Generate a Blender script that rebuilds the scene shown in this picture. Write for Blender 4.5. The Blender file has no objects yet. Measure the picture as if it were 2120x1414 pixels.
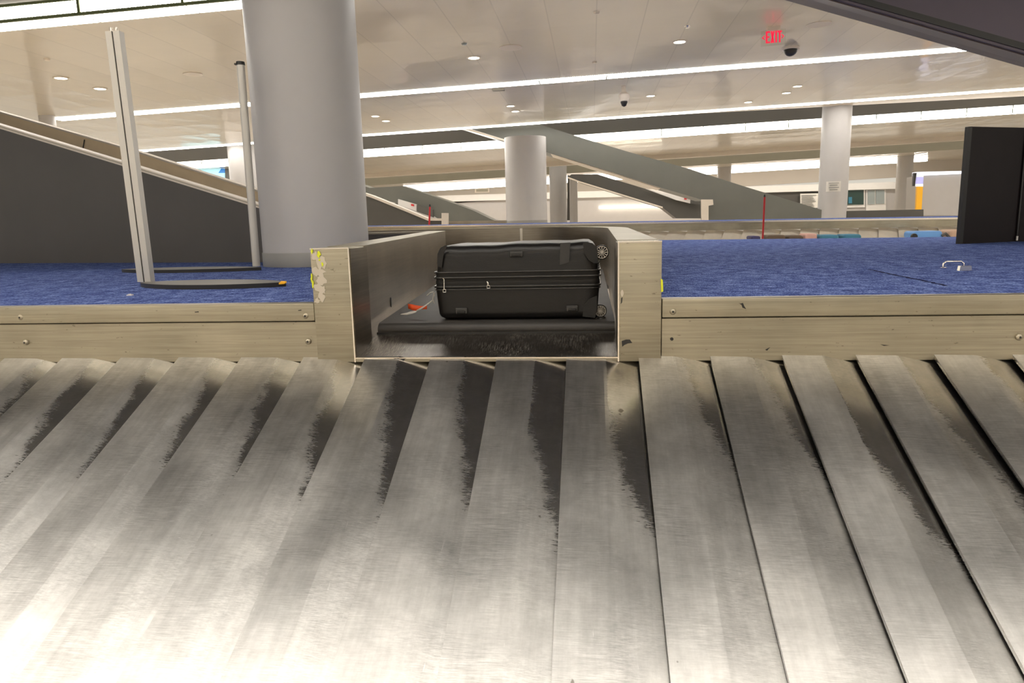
import bpy, bmesh, math, random
from mathutils import Vector, Matrix
random.seed(7)
C = bpy.context.scene.collection
# ------------------------------------------------------------------ camera frame (image 2120x1414)
F, PX, PY = 1450.0, 1060.0, 707.0
dY = Vector(((1225-PX)/F, (PY-455)/F, -1)).normalized()
_h = Vector((1, .0253, 0)); dX = (_h - _h.dot(dY)*dY).normalized(); dZ = dX.cross(dY)
CAM = Vector((0, 0, 1.25))
def ray(x, y):
    c = Vector(((x-PX)/F, (PY-y)/F, -1)); return Vector((c.dot(dX), c.dot(dY), c.dot(dZ)))
def at_Y(x, y, Y): r = ray(x, y); return CAM + r*(Y/r.y)
def at_Z(x, y, Z): r = ray(x, y); return CAM + r*((Z-CAM.z)/r.z)
T = math.tan(math.radians(1.6)); H1 = 4.25
def at_C(x, y, H=H1): r = ray(x, y); return CAM + r*((H-CAM.z)/(r.z-T*r.x))
def at_V(x, y, a, d):           # vertical plane through a along d
    n = Vector((-d.y, d.x, 0)); r = ray(x, y); return CAM + r*((a-CAM).dot(n)/r.dot(n))
def cz(X, H=H1): return H + T*X
ZP = .958
# ------------------------------------------------------------------ materials
def mat(name, col=(.5,.5,.5), rough=.5, metal=0, spec=None, emit=None, es=1):
    m = bpy.data.materials.new(name); m.use_nodes = True
    b = m.node_tree.nodes['Principled BSDF']
    b.inputs['Base Color'].default_value = (*col, 1); b.inputs['Roughness'].default_value = rough
    b.inputs['Metallic'].default_value = metal
    if spec is not None: b.inputs['Specular IOR Level'].default_value = spec
    if emit: b.inputs['Emission Color'].default_value = (*emit, 1); b.inputs['Emission Strength'].default_value = es
    return m
class NT:
    def __init__(s, m): s.t = m.node_tree; s.n = s.t.nodes; s.l = s.t.links; s.b = s.n['Principled BSDF']
    def new(s, k, **kw):
        n = s.n.new(k)
        for a, v in kw.items():
            if a in n.inputs.keys(): n.inputs[a].default_value = v
            else: setattr(n, a, v)
        return n
    def coords(s, scale=(1,1,1), rot=(0,0,0)):
        g = s.new('ShaderNodeNewGeometry'); m = s.new('ShaderNodeMapping')
        m.inputs['Scale'].default_value = scale; m.inputs['Rotation'].default_value = rot
        s.l.new(g.outputs['Position'], m.inputs['Vector']); return m.outputs['Vector']
    def noise(s, vec, scale, detail=4, rough=.55, dist=0):
        n = s.new('ShaderNodeTexNoise'); n.inputs['Scale'].default_value = scale
        n.inputs['Detail'].default_value = detail; n.inputs['Roughness'].default_value = rough; n.inputs['Distortion'].default_value = dist
        s.l.new(vec, n.inputs['Vector']); return n.outputs['Fac']
    def ramp(s, fac, stops, interp='LINEAR'):
        r = s.new('ShaderNodeValToRGB'); e = r.color_ramp.elements; r.color_ramp.interpolation = interp
        while len(e) < len(stops): e.new(.5)
        for i, (p, c) in enumerate(stops):
            e[i].position = p; e[i].color = (*c, 1) if isinstance(c, tuple) else (c, c, c, 1)
        s.l.new(fac, r.inputs['Fac']); return r.outputs['Color']
    def mix(s, fac, a, b, mode='MIX'):
        m = s.new('ShaderNodeMix'); m.data_type = 'RGBA'; m.blend_type = mode
        for i, v in ((0, fac), (6, a), (7, b)):
            if hasattr(v, 'links'): s.l.new(v, m.inputs[i])
            elif isinstance(v, tuple): m.inputs[i].default_value = (*v, 1)
            else: m.inputs[i].default_value = v
        return m.outputs[2]
    def math(s, op, a, b=None):
        m = s.new('ShaderNodeMath'); m.operation = op
        for i, v in enumerate((a, b)):
            if v is None: continue
            if hasattr(v, 'links'): s.l.new(v, m.inputs[i])
            else: m.inputs[i].default_value = v
        return m.outputs[0]
    def bump(s, h, strength=.1, dist=.01, normal=None):
        b = s.new('ShaderNodeBump'); b.inputs['Strength'].default_value = strength; b.inputs['Distance'].default_value = dist
        s.l.new(h, b.inputs['Height'])
        if normal is not None: s.l.new(normal, b.inputs['Normal'])
        s.l.new(b.outputs['Normal'], s.b.inputs['Normal']); return b.outputs['Normal']
    def set(s, name, v): s.l.new(v, s.b.inputs[name])

def steel(name, col, r0, r1, stretch=(1.2, 60, 60), dirt=.5, spot=.68):
    m = mat(name, col, .35, 1); n = NT(m)
    v = n.coords(stretch); f = n.noise(v, 2.2, 6, .65)
    w = n.coords((1,1,1)); big = n.noise(w, 2.3, 3); sp = n.noise(n.coords((1,2.2,2.2)), 38, 3, .6)
    streak = n.ramp(f, [(.3, tuple(c*.78 for c in col)), (.7, tuple(min(1, c*1.12) for c in col))])
    big_c = n.ramp(big, [(.35, .8), (.65, 1.0)])
    c1 = n.mix(1.0, streak, big_c, 'MULTIPLY')
    spots = n.ramp(sp, [(spot, 0.0), (spot+.05, 1.0)])
    c2 = n.mix(n.math('MULTIPLY', spots, dirt), c1, (.06,.05,.04))
    n.set('Base Color', c2)
    n.set('Roughness', n.math('ADD', n.math('MULTIPLY', f, r1-r0), r0))
    n.bump(f, .06, .004)
    return m
M = {}
M['steel'] = steel('brushed_steel', (.45,.41,.315), .28, .52)
M['steel_in'] = steel('brushed_steel_dull', (.42,.37,.30), .28, .38, (1.2,1.2,50), .25, .80)
M['steel_edge'] = mat('steel_edge', (.85,.78,.68), .22, 1)
m = mat('scratched_steel', (.3,.28,.26), .35, 1); n = NT(m)
q = n.ramp(n.noise(n.coords((150,12,12), (0,0,.12)), 2.0, 5, .8, .2), [(.46, 0.0), (.68, 1.0)]); q2 = n.ramp(n.noise(n.coords((2.5,2,2)), 3, 3), [(.4, .25), (.62, 1.0)])
n.set('Base Color', n.mix(n.math('MULTIPLY', q, q2), (.17,.15,.135), (.85,.80,.73))); n.set('Roughness', n.math('ADD', n.math('MULTIPLY', q, .3), .285)); M['apron'] = m
# belt plates : scuffed aluminium
m = mat('scuffed_aluminium', (.7,.68,.63), .3, 1); n = NT(m)
big = n.noise(n.coords((1.3,1,1)), 2.4, 2, .4)
al = n.noise(n.coords((26,2.2,2.2)), 1.6, 4, .6)
sc = n.ramp(n.noise(n.coords((3,95,95), (0,0,.05)), 2.2, 3, .8, .6), [(.68, 0.0), (.72, 1.0)])
sc2 = n.ramp(n.noise(n.coords((60,4,4), (.5,0,.5)), 2.2, 3, .7, .8), [(.70, 0.0), (.74, 1.0)])
sc3 = n.ramp(n.noise(n.coords((4,80,80), (.6,.5,-.6)), 1.7, 3, .7, 1.0), [(.71, 0.0), (.75, 1.0)])
sp = n.ramp(n.noise(n.coords(), 17, 3, .5), [(.765, 0.0), (.79, 1.0)])
base = n.ramp(big, [(.3, (.59,.58,.56)), (.7, (.75,.735,.71))])
wr = n.new('ShaderNodeAttribute'); wr.attribute_name = 'wear'; wear = wr.outputs['Fac']
base = n.mix(1.0, base, n.ramp(al, [(.3, .84), (.7, 1.0)]), 'MULTIPLY')
base = n.mix(1.0, base, n.ramp(n.noise(n.coords((1,1,1)), 11, 5, .7), [(.35, .84), (.65, 1.05)]), 'MULTIPLY')
brush = n.noise(n.coords((9,150,150), (0,0,.04)), 2.0, 4, .75, .3); bmask = n.ramp(n.noise(n.coords(), 4.5, 3), [(.4, .25), (.6, 1.0)])
base = n.mix(bmask, base, n.mix(1.0, base, n.ramp(brush, [(.35, .76), (.65, 1.12)]), 'MULTIPLY'))
scr = n.math('MAXIMUM', sc, n.math('MAXIMUM', sc2, sc3))
c = n.mix(n.math('MULTIPLY', scr, .42), base, (.95,.93,.9)); c = n.mix(n.math('MULTIPLY', sp, .7), c, (.12,.10,.08))
n.set('Base Color', c)
wm = n.ramp(n.math('ADD', wear, n.math('ADD', n.math('MULTIPLY', n.math('SUBTRACT', n.noise(n.coords((1,1,1)), 7, 4, .6), .5), .7), n.math('MULTIPLY', n.math('SUBTRACT', brush, .5), .8))), [(.40, 0.0), (.58, 1.0)])
extra = n.math('ADD', n.math('ADD', n.math('MULTIPLY', n.ramp(big, [(.35, 0.0), (.65, 1.0)]), .07), n.math('MULTIPLY', brush, .05)), n.math('ADD', n.math('MULTIPLY', al, .04), n.math('MULTIPLY', scr, .10)))
r = n.math('ADD', .215, n.math('MULTIPLY', wm, n.math('ADD', .07, extra)))
n.set('Roughness', r); n.bump(n.math('ADD', big, n.math('MULTIPLY', al, .06)), .04, .01); M['plate'] = m
# carpet
m = mat('blue_carpet', (.06,.1,.35), .95, 0, .1); n = NT(m)
f = n.noise(n.coords((1,.8,1)), 17, 7, .8); g = n.noise(n.coords((1,.4,1)), 170, 2, .6)
ff = n.math('ADD', n.math('MULTIPLY', f, .55), n.math('MULTIPLY', g, .45))
n.set('Base Color', n.ramp(ff, [(.38, (.010,.019,.105)), (.5, (.075,.118,.345)), (.62, (.29,.38,.72))]))
n.bump(g, .6, .006); M['carpet'] = m
# glossy ceiling panels
def ceil_mat(name, col, rough):
    m = mat(name, col, rough, 0, .35); n = NT(m)
    g = n.new('ShaderNodeNewGeometry'); sx = n.new('ShaderNodeSeparateXYZ'); n.l.new(g.outputs['Position'], sx.inputs[0])
    fx = n.math('FRACT', n.math('DIVIDE', n.math('ADD', sx.outputs['X'], 100-.453), .722))
    fy = n.math('FRACT', n.math('DIVIDE', n.math('ADD', sx.outputs['Y'], 100.35), 1.6))
    dx = n.math('ABSOLUTE', n.math('SUBTRACT', fx, .5)); dy = n.math('ABSOLUTE', n.math('SUBTRACT', fy, .5))
    gx = n.ramp(dx, [(.484, 0.0), (.492, 1.0)]); gy = n.ramp(dy, [(.4965, 0.0), (.4985, 1.0)])
    gr = n.math('MAXIMUM', gx, n.math('MULTIPLY', gy, .35))
    big = n.noise(n.coords((.5,.5,.5)), 1, 2)
    c0 = n.ramp(big, [(.3, tuple(x*.94 for x in col)), (.7, col)])
    n.set('Base Color', n.mix(n.math('MULTIPLY', gr, .35), c0, tuple(x*.5 for x in col)))
    pil = n.math('ADD', n.math('MULTIPLY', dx, dx), n.math('MULTIPLY', n.math('MULTIPLY', dy, dy), 1.3))
    hh = n.math('ADD', n.math('MULTIPLY', pil, 1.0), n.math('MULTIPLY', n.noise(n.coords((.9,.9,.9)), 1.5, 2), .8))
    n.bump(hh, .45, .025)
    cw = n.b.inputs; cw['Coat Weight'].default_value = .6; cw['Coat Roughness'].default_value = .08; nb = [x for x in n.n if x.type == 'BUMP'][-1]; n.l.new(nb.outputs['Normal'], cw['Coat Normal'])
    return m
M['ceil'] = ceil_mat('ceiling_panel', (.75,.68,.555), .35)
M['ceil2'] = ceil_mat('ceiling_panel_far', (.75,.68,.56), .3)
def plain(name, col, rough=.6, var=.08, sc=3, **k):
    m = mat(name, col, rough, **k); n = NT(m)
    f = n.noise(n.coords(), sc, 4); n.set('Base Color', n.ramp(f, [(.3, tuple(c*(1-var) for c in col)), (.7, tuple(min(1, c*(1+var)) for c in col))])); return m
M['column'] = plain('column_paint', (.51,.495,.49), .42, .02)
M['column_base'] = plain('column_base_grey', (.30,.295,.28), .5, .03)
M['charcoal'] = plain('charcoal_laminate', (.075,.068,.063), .45, .1, 1.5)
M['grey_clad'] = plain('grey_cladding', (.145,.147,.128), .4, .08, 1)
M['dark_clad'] = plain('dark_cladding', (.085,.08,.072), .4, .08, 1)
M['tan'] = plain('tan_laminate', (.9,.73,.50), .4, .06, 2)
M['cream'] = plain('cream_trim', (.78,.70,.60), .4, .03)
M['white'] = plain('white_paint', (.80,.78,.76), .5, .02)
M['farwall'] = plain('far_wall_paint', (.50,.48,.47), .5, .02)
M['farplate'] = plain('worn_metal_far', (.42,.37,.29), .55, .12, 3)
M['khaki'] = plain('khaki_paint', (.36,.33,.25), .5, .04, 1)
M['greige'] = plain('greige_paint', (.50,.45,.39), .6, .04, .5)
M['wall'] = plain('beige_wall', (.52,.46,.38), .7, .05, .5)
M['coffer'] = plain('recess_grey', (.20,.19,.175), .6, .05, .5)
M['recess_dark'] = plain('recess_dark_grey', (.105,.10,.09), .6, .05, .5)  # darker copy of the recess grey, so the plates reflect less brightness
M['floor'] = plain('terrazzo', (.84,.78,.70), .3, .05, 6)
M['rubber'] = plain('black_rubber', (.035,.032,.03), .5, .2, 8)
M['slab'] = plain('dark_plum_panel', (.085,.064,.092), .38, .08, 2)
M['slab_band'] = plain('brown_metal_band', (.12,.09,.08), .4, .06, 2)
M['alu'] = mat('anodised_aluminium', (.56,.54,.50), .4, .5)
M['black'] = mat('black_plastic', (.016,.015,.014), .4)
M['screen_black'] = plain('black_partition', (.010,.006,.007), .45, .15, 6, spec=.25)
M['case'] = mat('black_case_shell', (.009,.008,.0075), .36, 0, .38)
n = NT(M['case']); n.bump(n.math('ADD', n.noise(n.coords(), 420, 2), n.math('MULTIPLY', n.noise(n.coords((3,8,8)), 2.5, 3), 6)), .12, .004)
M['case_gloss'] = mat('black_piping', (.03,.028,.026), .2)
M['seam'] = mat('dark_seam_thread', (.012,.015,.06), .9, 0, .05)  # near-black blue for the strip along the carpet seam
M['zip'] = mat('zip_fabric', (.012,.011,.010), .7)
M['chrome'] = mat('chrome', (.8,.78,.74), .2, 1)
M['screw'] = mat('dull_screw', (.42,.38,.30), .4, 1)
M['wheel_grey'] = mat('wheel_grey', (.42,.39,.35), .35, .6)
M['base_top'] = plain('sign_base_grey', (.13,.125,.11), .4, .05)
M['orange'] = mat('orange_tag', (.85,.10,.02), .5)
M['paper'] = mat('paper', (.80,.77,.72), .6)
M['yellow'] = mat('yellow_tape', (.72,.78,.02), .5)
m = mat('tape_residue', (.55,.50,.42), .7); M['residue'] = m
M['red'] = mat('red_paint', (.62,.02,.02), .4)
M['exit_red'] = mat('exit_red', (.7,.01,.05), .4, emit=(1,.015,.07), es=.75)
M['glass'] = mat('clear_glass', (.9,.9,.85), .05); M['glass'].node_tree.nodes['Principled BSDF'].inputs['Transmission Weight'].default_value = 1; M['glass'].node_tree.nodes['Principled BSDF'].inputs['IOR'].default_value = 1.12
M['dark_glass'] = mat('dark_window_glass', (.03,.06,.05), .12)
M['pale_glass'] = mat('pale_window_glass', (.32,.36,.36), .12)
M['case_blue'] = mat('blue_suitcase', (.10,.32,.75), .35)
M['amber'] = mat('amber_panel', (.75,.38,.02), .4, emit=(1,.5,.02), es=.25)
M['lav'] = mat('lavender_screen', (.3,.3,.6), .3, emit=(.55,.52,.95), es=.75)
M['whitelit'] = mat('lit_white_edge', (.9,.9,1), .4, emit=(.85,.9,1), es=1.0)
M['cyan'] = mat('cyan_screen', (.3,.5,.6), .3, emit=(.45,.85,.95), es=.85)
M['blue_lit'] = mat('blue_screen', (.02,.15,.4), .3, emit=(.01,.16,.5), es=.8)
LIGHT = (1.0, .95, .87)
def lens(name, es, axis='X', scale=40.0):
    m = mat(name, (.8,.8,.75), .4, emit=LIGHT, es=es); n = NT(m)
    g = n.new('ShaderNodeNewGeometry'); sx = n.new('ShaderNodeSeparateXYZ'); n.l.new(g.outputs['Position'], sx.inputs[0])
    s = n.math('SINE', n.math('MULTIPLY', sx.outputs[axis], scale*6.283))
    n.set('Emission Strength', n.math('MULTIPLY', n.math('SUBTRACT', 1.0, n.math('MULTIPLY', n.math('GREATER_THAN', s, .62), .975)), es*1.25)); return m
ES = 14.0
M['lens'] = lens('ribbed_lamp_lens', ES, 'X', 24)
M['lens_plain'] = mat('lamp_lens', (.8,.8,.75), .4, emit=LIGHT, es=ES)
M['down'] = mat('downlight_lens', (.8,.8,.75), .4, emit=(1,.9,.72), es=6)
M['green'] = mat('green_edge', (.16,.19,.09), .4)
# ------------------------------------------------------------------ mesh helpers (world coordinates)
def V(*a): return Vector(a)
def face(bm, pts):
    vs = [bm.verts.new(p) for p in pts]; return bm.faces.new(vs)
def prism(bm, poly, vec):
    a = [bm.verts.new(p) for p in poly]; b = [bm.verts.new(Vector(p)+Vector(vec)) for p in poly]; k = len(a)
    bm.faces.new(a); bm.faces.new(b[::-1])
    for i in range(k): bm.faces.new((a[i], b[i], b[(i+1)%k], a[(i+1)%k]))
def box(bm, x0, x1, y0, y1, z0, z1, bev=0, seg=2):
    r = bmesh.ops.create_cube(bm, size=1); vs = r['verts']
    for v in vs: v.co = V(x0+(v.co.x+.5)*(x1-x0), y0+(v.co.y+.5)*(y1-y0), z0+(v.co.z+.5)*(z1-z0))
    if bev: bmesh.ops.bevel(bm, geom=list({e for v in vs for e in v.link_edges}), offset=bev, segments=seg, profile=.5, affect='EDGES')
def cyl(bm, p0, p1, r0, r1=None, seg=24, caps=True):
    p0, p1 = Vector(p0), Vector(p1); r1 = r0 if r1 is None else r1
    d = (p1-p0).normalized(); u = d.orthogonal().normalized(); w = d.cross(u)
    A = []; B = []
    for i in range(seg):
        t = 2*math.pi*i/seg; o = u*math.cos(t)+w*math.sin(t)
        A.append(bm.verts.new(p0+o*r0)); B.append(bm.verts.new(p1+o*r1))
    for i in range(seg): bm.faces.new((A[i], A[(i+1)%seg], B[(i+1)%seg], B[i]))
    if caps: bm.faces.new(A[::-1]); bm.faces.new(B)
def tube(bm, pts, r, seg=10):
    pts = [Vector(p) for p in pts]; rings = []
    u = None
    for i, p in enumerate(pts):
        d = (pts[min(i+1, len(pts)-1)]-pts[max(i-1, 0)]).normalized()
        u = d.orthogonal().normalized() if u is None else (u-u.dot(d)*d).normalized()
        w = d.cross(u); rings.append([bm.verts.new(p+(u*math.cos(6.2832*k/seg)+w*math.sin(6.2832*k/seg))*r) for k in range(seg)])
    for a, b in zip(rings, rings[1:]):
        for k in range(seg): bm.faces.new((a[k], a[(k+1)%seg], b[(k+1)%seg], b[k]))
    bm.faces.new(rings[0][::-1]); bm.faces.new(rings[-1])
def lathe(bm, c, prof, seg=32, axis='Z'):
    rings = []
    for r, z in prof:
        ring = []
        for k in range(seg):
            t = 2*math.pi*k/seg
            ring.append(bm.verts.new(Vector(c)+(V(r*math.cos(t), r*math.sin(t), z) if axis == 'Z' else V(r*math.cos(t), z, r*math.sin(t)))))
        rings.append(ring)
    for a, b in zip(rings, rings[1:]):
        for k in range(seg): bm.faces.new((a[k], a[(k+1)%seg], b[(k+1)%seg], b[k]))
    bm.faces.new(rings[0][::-1]); bm.faces.new(rings[-1])
def obj(name, bm, m, parent=None, smooth=None):
    bmesh.ops.remove_doubles(bm, verts=bm.verts, dist=1e-6)
    bmesh.ops.recalc_face_normals(bm, faces=bm.faces)
    me = bpy.data.meshes.new(name)
    if parent is not None:
        L = Vector(parent['_w']) if '_w' in parent else parent.location
        bmesh.ops.translate(bm, verts=bm.verts, vec=-L)
    if smooth is not None:
        for f in bm.faces: f.smooth = True
    bm.to_mesh(me); bm.free()
    if smooth is not None: me.set_sharp_from_angle(angle=math.radians(smooth))
    me.materials.append(M[m] if isinstance(m, str) else m)
    o = bpy.data.objects.new(name, me); C.objects.link(o)
    if parent is not None:
        o.parent = parent
        WL[o.name] = WL.get(parent.name, parent.location.copy())
    return o
WL = {}
def sub(name, bm, m, parent, smooth=None):      # sub-part: parent mesh sits at its thing's origin
    L = WL[parent.name]
    bmesh.ops.recalc_face_normals(bm, faces=bm.faces); bmesh.ops.translate(bm, verts=bm.verts, vec=-L)
    me = bpy.data.meshes.new(name)
    if smooth is not None:
        for f in bm.faces: f.smooth = True
    bm.to_mesh(me); bm.free()
    if smooth is not None: me.set_sharp_from_angle(angle=math.radians(smooth))
    me.materials.append(M[m]); o = bpy.data.objects.new(name, me); C.objects.link(o); o.parent = parent; WL[o.name] = L
    return o
def tag(o, label, cat, group=None):
    o['label'] = label; o['category'] = cat
    if group: o['group'] = group
    return o
def thing(name, label, cat, loc, group=None):
    o = bpy.data.objects.new(name, None); C.objects.link(o); o.location = loc; WL[o.name] = Vector(loc)
    return tag(o, label, cat, group)
def struct(name, bm, m, smooth=None):
    o = obj(name, bm, m, None, smooth); o['kind'] = 'structure'; return o
B = bmesh.new
def mesh1(fn, *a, **k):
    bm = B(); fn(bm, *a, **k); return bm
# ================================================================== SETTING
XL, XR, YB, YF = -24, 30, -14, 47
struct('floor', mesh1(box, XL, XR, YB, YF+2, -.1, 0), 'floor')
def slab_c(bm, x0, x1, y0, y1, H, th=.06):     # ceiling slab on the tilted plane
    prism(bm, [V(x0,y0,cz(x0,H)), V(x1,y0,cz(x1,H)), V(x1,y1,cz(x1,H)), V(x0,y1,cz(x0,H))], (0,0,th))
Y1a, Y1b = 9.35, 22.0
struct('ceiling', mesh1(slab_c, XL, XR, Y1a, Y1b, H1), 'ceil')
struct('ceiling_near', mesh1(slab_c, XL, XR, YB, 1.5, H1), 'ceil')
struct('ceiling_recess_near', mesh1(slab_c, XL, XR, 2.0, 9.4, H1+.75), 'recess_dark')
bm = B(); prism(bm, [V(XL,2.1,cz(XL)), V(XR,2.1,cz(XR)), V(XR,2.1,cz(XR)+.8), V(XL,2.1,cz(XL)+.8)], (0,.05,0)); struct('trim_1', bm, 'khaki')
pf = at_Y(0, 12, 9.0); hf = pf.z - cz(pf.x)
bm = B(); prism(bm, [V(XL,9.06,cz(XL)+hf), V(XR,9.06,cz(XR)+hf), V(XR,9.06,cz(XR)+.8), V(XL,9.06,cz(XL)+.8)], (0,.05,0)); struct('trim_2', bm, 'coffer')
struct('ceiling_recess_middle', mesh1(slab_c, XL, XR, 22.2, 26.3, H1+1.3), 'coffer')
Y2 = 25.9
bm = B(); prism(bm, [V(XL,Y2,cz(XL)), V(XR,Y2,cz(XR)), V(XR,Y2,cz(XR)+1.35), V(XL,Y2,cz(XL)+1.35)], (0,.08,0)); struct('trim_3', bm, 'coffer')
bm = B(); prism(bm, [V(2,22.42,cz(2)), V(XR,22.42,cz(XR)), V(XR,25.0,cz(XR)+.02), V(16,24.3,cz(16)+.02)], (0,0,.05)); struct('trim_4', bm, 'cream')
p4 = at_Y(1225, 292, Y2); H2 = p4.z - T*p4.x
pl2 = at_C(1500, 312, H2); Y2b = pl2.y
struct('ceiling_far', mesh1(slab_c, XL, XR, Y2+.35, Y2b, H2), 'ceil2')
def band(name, Y, ya, yb, m, x=1500, th=.1, up=0, tilt=T, x0=XL, x1=XR, dzb=0):
    a = at_Y(x, ya, Y); b = at_Y(x, yb, Y); za = a.z-tilt*a.x+up; zb = b.z-tilt*b.x
    bm = B(); prism(bm, [V(x0,Y,zb+tilt*x0), V(x1,Y,zb+tilt*x1), V(x1,Y,za+tilt*x1), V(x0,Y,za+tilt*x0)], (0,th,0))
    return struct(name, bm, m)
band('trim_5', Y2b, 312, 321, 'cream', th=.4)
band('trim_6', Y2b+3.5, 310, 339, 'khaki', up=.5)
YW = 46.0
pw = at_Y(1500, 338, Y2b+3.5); H3 = pw.z - T*pw.x
struct('ceiling_end', mesh1(slab_c, XL, XR, Y2b+3.61, YW+.3, H3), 'ceil2')
band('wall_far', YW, 330, 388, 'greige', up=.4, th=.3)
a = at_Y(1500, 388, YW); b = at_Y(1500, 401, YW-.4)
bm = B(); box(bm, XL, XR, YW-.4, YW+.2, b.z, a.z); struct('trim_7', bm, 'white')
struct('wall_far_lower', mesh1(box, XL, XR, YW, YW+.3, 0, b.z+.05), 'farwall')
#struct('wall_left', mesh1(box, XL-.2, XL, YB, YF+2, 0, 6.5), 'wall')
#struct('wall_right', mesh1(box, XR, XR+.2, YB, YF+2, 0, 7), 'wall')
#struct('wall_back', mesh1(box, XL, XR, YB-.2, YB, 0, 6.5), 'wall')
# ------------------------------------------------------------------ strip lights
def light(label, x0, x1, yc0, yc1, H=H1, drop=.015, facez=None, seg=1.43, mt='lens', dividers=True):
    cx = (x0+x1)/2
    t = thing('strip_light', label, 'ceiling light', V(cx, (yc0+yc1)/2, cz(cx, H)), 'strip lights across the ceiling')
    bm = B(); prism(bm, [V(x0,yc0,cz(x0,H)-drop), V(x1,yc0,cz(x1,H)-drop), V(x1,yc1,cz(x1,H)-drop), V(x0,yc1,cz(x0,H)-drop)], (0,0,.02))
    obj('lens', bm, mt, t)
    if facez:
        bm = B(); prism(bm, [V(x0,yc0,cz(x0,H)-drop), V(x1,yc0,cz(x1,H)-drop), V(x1,yc0,cz(x1,H)+facez), V(x0,yc0,cz(x0,H)+facez)], (0,.03,0))
        obj('side_lens', bm, mt, t)
        bm = B()
        for zo in (-.02, facez-.01):
            prism(bm, [V(x0,yc0-.02,cz(x0,H)+zo-.018), V(x1,yc0-.02,cz(x1,H)+zo-.018), V(x1,yc0-.02,cz(x1,H)+zo+.018), V(x0,yc0-.02,cz(x0,H)+zo+.018)], (0,.03,0))
        obj('edge_trim', bm, 'green', t)
    k = int((x1-x0)/seg)
    if dividers and k > 0:
        for i in range(k+1):
            x = x0+i*seg
            if abs(x) > yc0*.85: continue
            bm = B(); box(bm, x-.008, x+.008, yc0, yc1, cz(x,H)-drop-.004, cz(x,H)-drop+.003)
            if facez: box(bm, x-.018, x+.018, yc0-.012, yc0+.01, cz(x,H)-drop, cz(x,H)+facez)
            obj('divider', bm, 'green', t)
    return t
light('wide bright ribbed strip light at top left corner, nearest the column', -16.6, 22, 9.0, 9.4, facez=hf)
xs2 = at_C(105, 245).x
light('thin bright strip light passing behind both sign posts and under the exit sign', xs2, 17, 15.66, 16.06, drop=.01)
light('fine lit lens along the ceiling edge above the dark recess', -20, 24, 22.0, 22.36, drop=.01)
z4 = cz(0)-H2
t = thing('strip_light', 'bright segmented strip light below the dark ceiling recess', 'ceiling light', V(0, Y2, cz(0)), 'strip lights across the ceiling')
bm = B(); prism(bm, [V(-20,Y2,cz(-20,H2)), V(17.3,Y2,cz(17.3,H2)), V(17.3,Y2,cz(17.3)-.01), V(-20,Y2,cz(-20)-.01)], (0,.35,0)); obj('lens', bm, 'lens_plain', t)
for i in range(26):
    x = -19+i*1.43; obj('divider', mesh1(box, x-.014, x+.014, Y2-.01, Y2+.05, cz(x,H2)-.01, cz(x)), 'green', t)
a5 = at_Y(1500, 350, YW-3); b5 = at_Y(1500, 358.5, YW-3); e5 = at_Y(1921, 323, YW-3); s5 = at_Y(835, 388, YW-3)
t = thing('strip_light', 'furthest bright strip light in front of the far greige wall', 'ceiling light', a5, 'strip lights across the ceiling')
bm = B(); za, zb = a5.z-T*a5.x, b5.z-T*b5.x
prism(bm, [V(s5.x,YW-3,zb+T*s5.x), V(e5.x,YW-3,zb+T*e5.x), V(e5.x,YW-3,za+T*e5.x), V(s5.x,YW-3,za+T*s5.x)], (0,.3,0)); obj('lens', bm, 'lens_plain', t)
bm = B(); prism(bm, [V(s5.x,YW-2.9,za+T*s5.x), V(e5.x,YW-2.9,za+T*e5.x), V(e5.x,YW-2.9,za+T*e5.x+.4), V(s5.x,YW-2.9,za+T*s5.x+.4)], (0,.1,0)); obj('housing', bm, 'cream', t)
light('overhead strip light above the carousel plates', -20, 24, 1.15, 1.52, drop=.01, dividers=False)
light('plain strip light over the open waiting floor in front of the carousel', -20, 24, -4.6, -4.2, drop=.01, dividers=False)
light('outermost strip light over the waiting floor, furthest from the carousel', -20, 24, -10.9, -10.5, drop=.01, dividers=False)
# ------------------------------------------------------------------ ceiling fittings
dl = [(126,161,'leftmost small downlight left of the tall sign post'), (207,183,'small downlight just left of the tall sign post'),
      (981,119,'small round downlight in the ceiling right of the large column'), (1407,86,'round downlight in the ceiling left of the exit sign'),
      (1057,219,'upper of two close downlights beyond the second strip light'), (1067,230,'lower of two close downlights beyond the second strip light'),
      (777,240,'tiny downlight beside the large column beyond the strip light'), (799,250,'second tiny downlight beside the large column'),
      (1347,198,'tiny downlight just right of the hanging ceiling camera'), (1651,178,'downlight beyond the strip light below the dome camera, the right one'),
      (1628,192,'downlight beyond the strip light below the dome camera, the left one'), (1549,211,'small downlight low beside the third strip light')]
first = None
def disc_bm(c, r, h, seg=24):
    bm = B(); lathe(bm, c, [(r*.2, -h), (r*.9, -h), (r, -h*.5), (r, .01)], seg); return bm
for (x, y, lab) in dl:
    p = at_C(x, y)
    if first is None:
        first = thing('downlight', lab, 'downlight', p, 'downlights in the ceiling')
        bm = B(); lathe(bm, p, [(.1, -.012), (.125, -.012), (.135, .0), (.1, .005)], 24); obj('ring', bm, 'cream', first, 40)
        bm = B(); lathe(bm, p, [(.001, -.012), (.1, -.013), (.1, .0), (.001, .0)], 24); obj('lamp_lens', bm, 'down', first, 40)
    else:
        r = first.copy(); C.objects.link(r); r.location = p; r['label'] = lab
        for ch in first.children:
            c = ch.copy(); C.objects.link(c); c.parent = r
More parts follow.
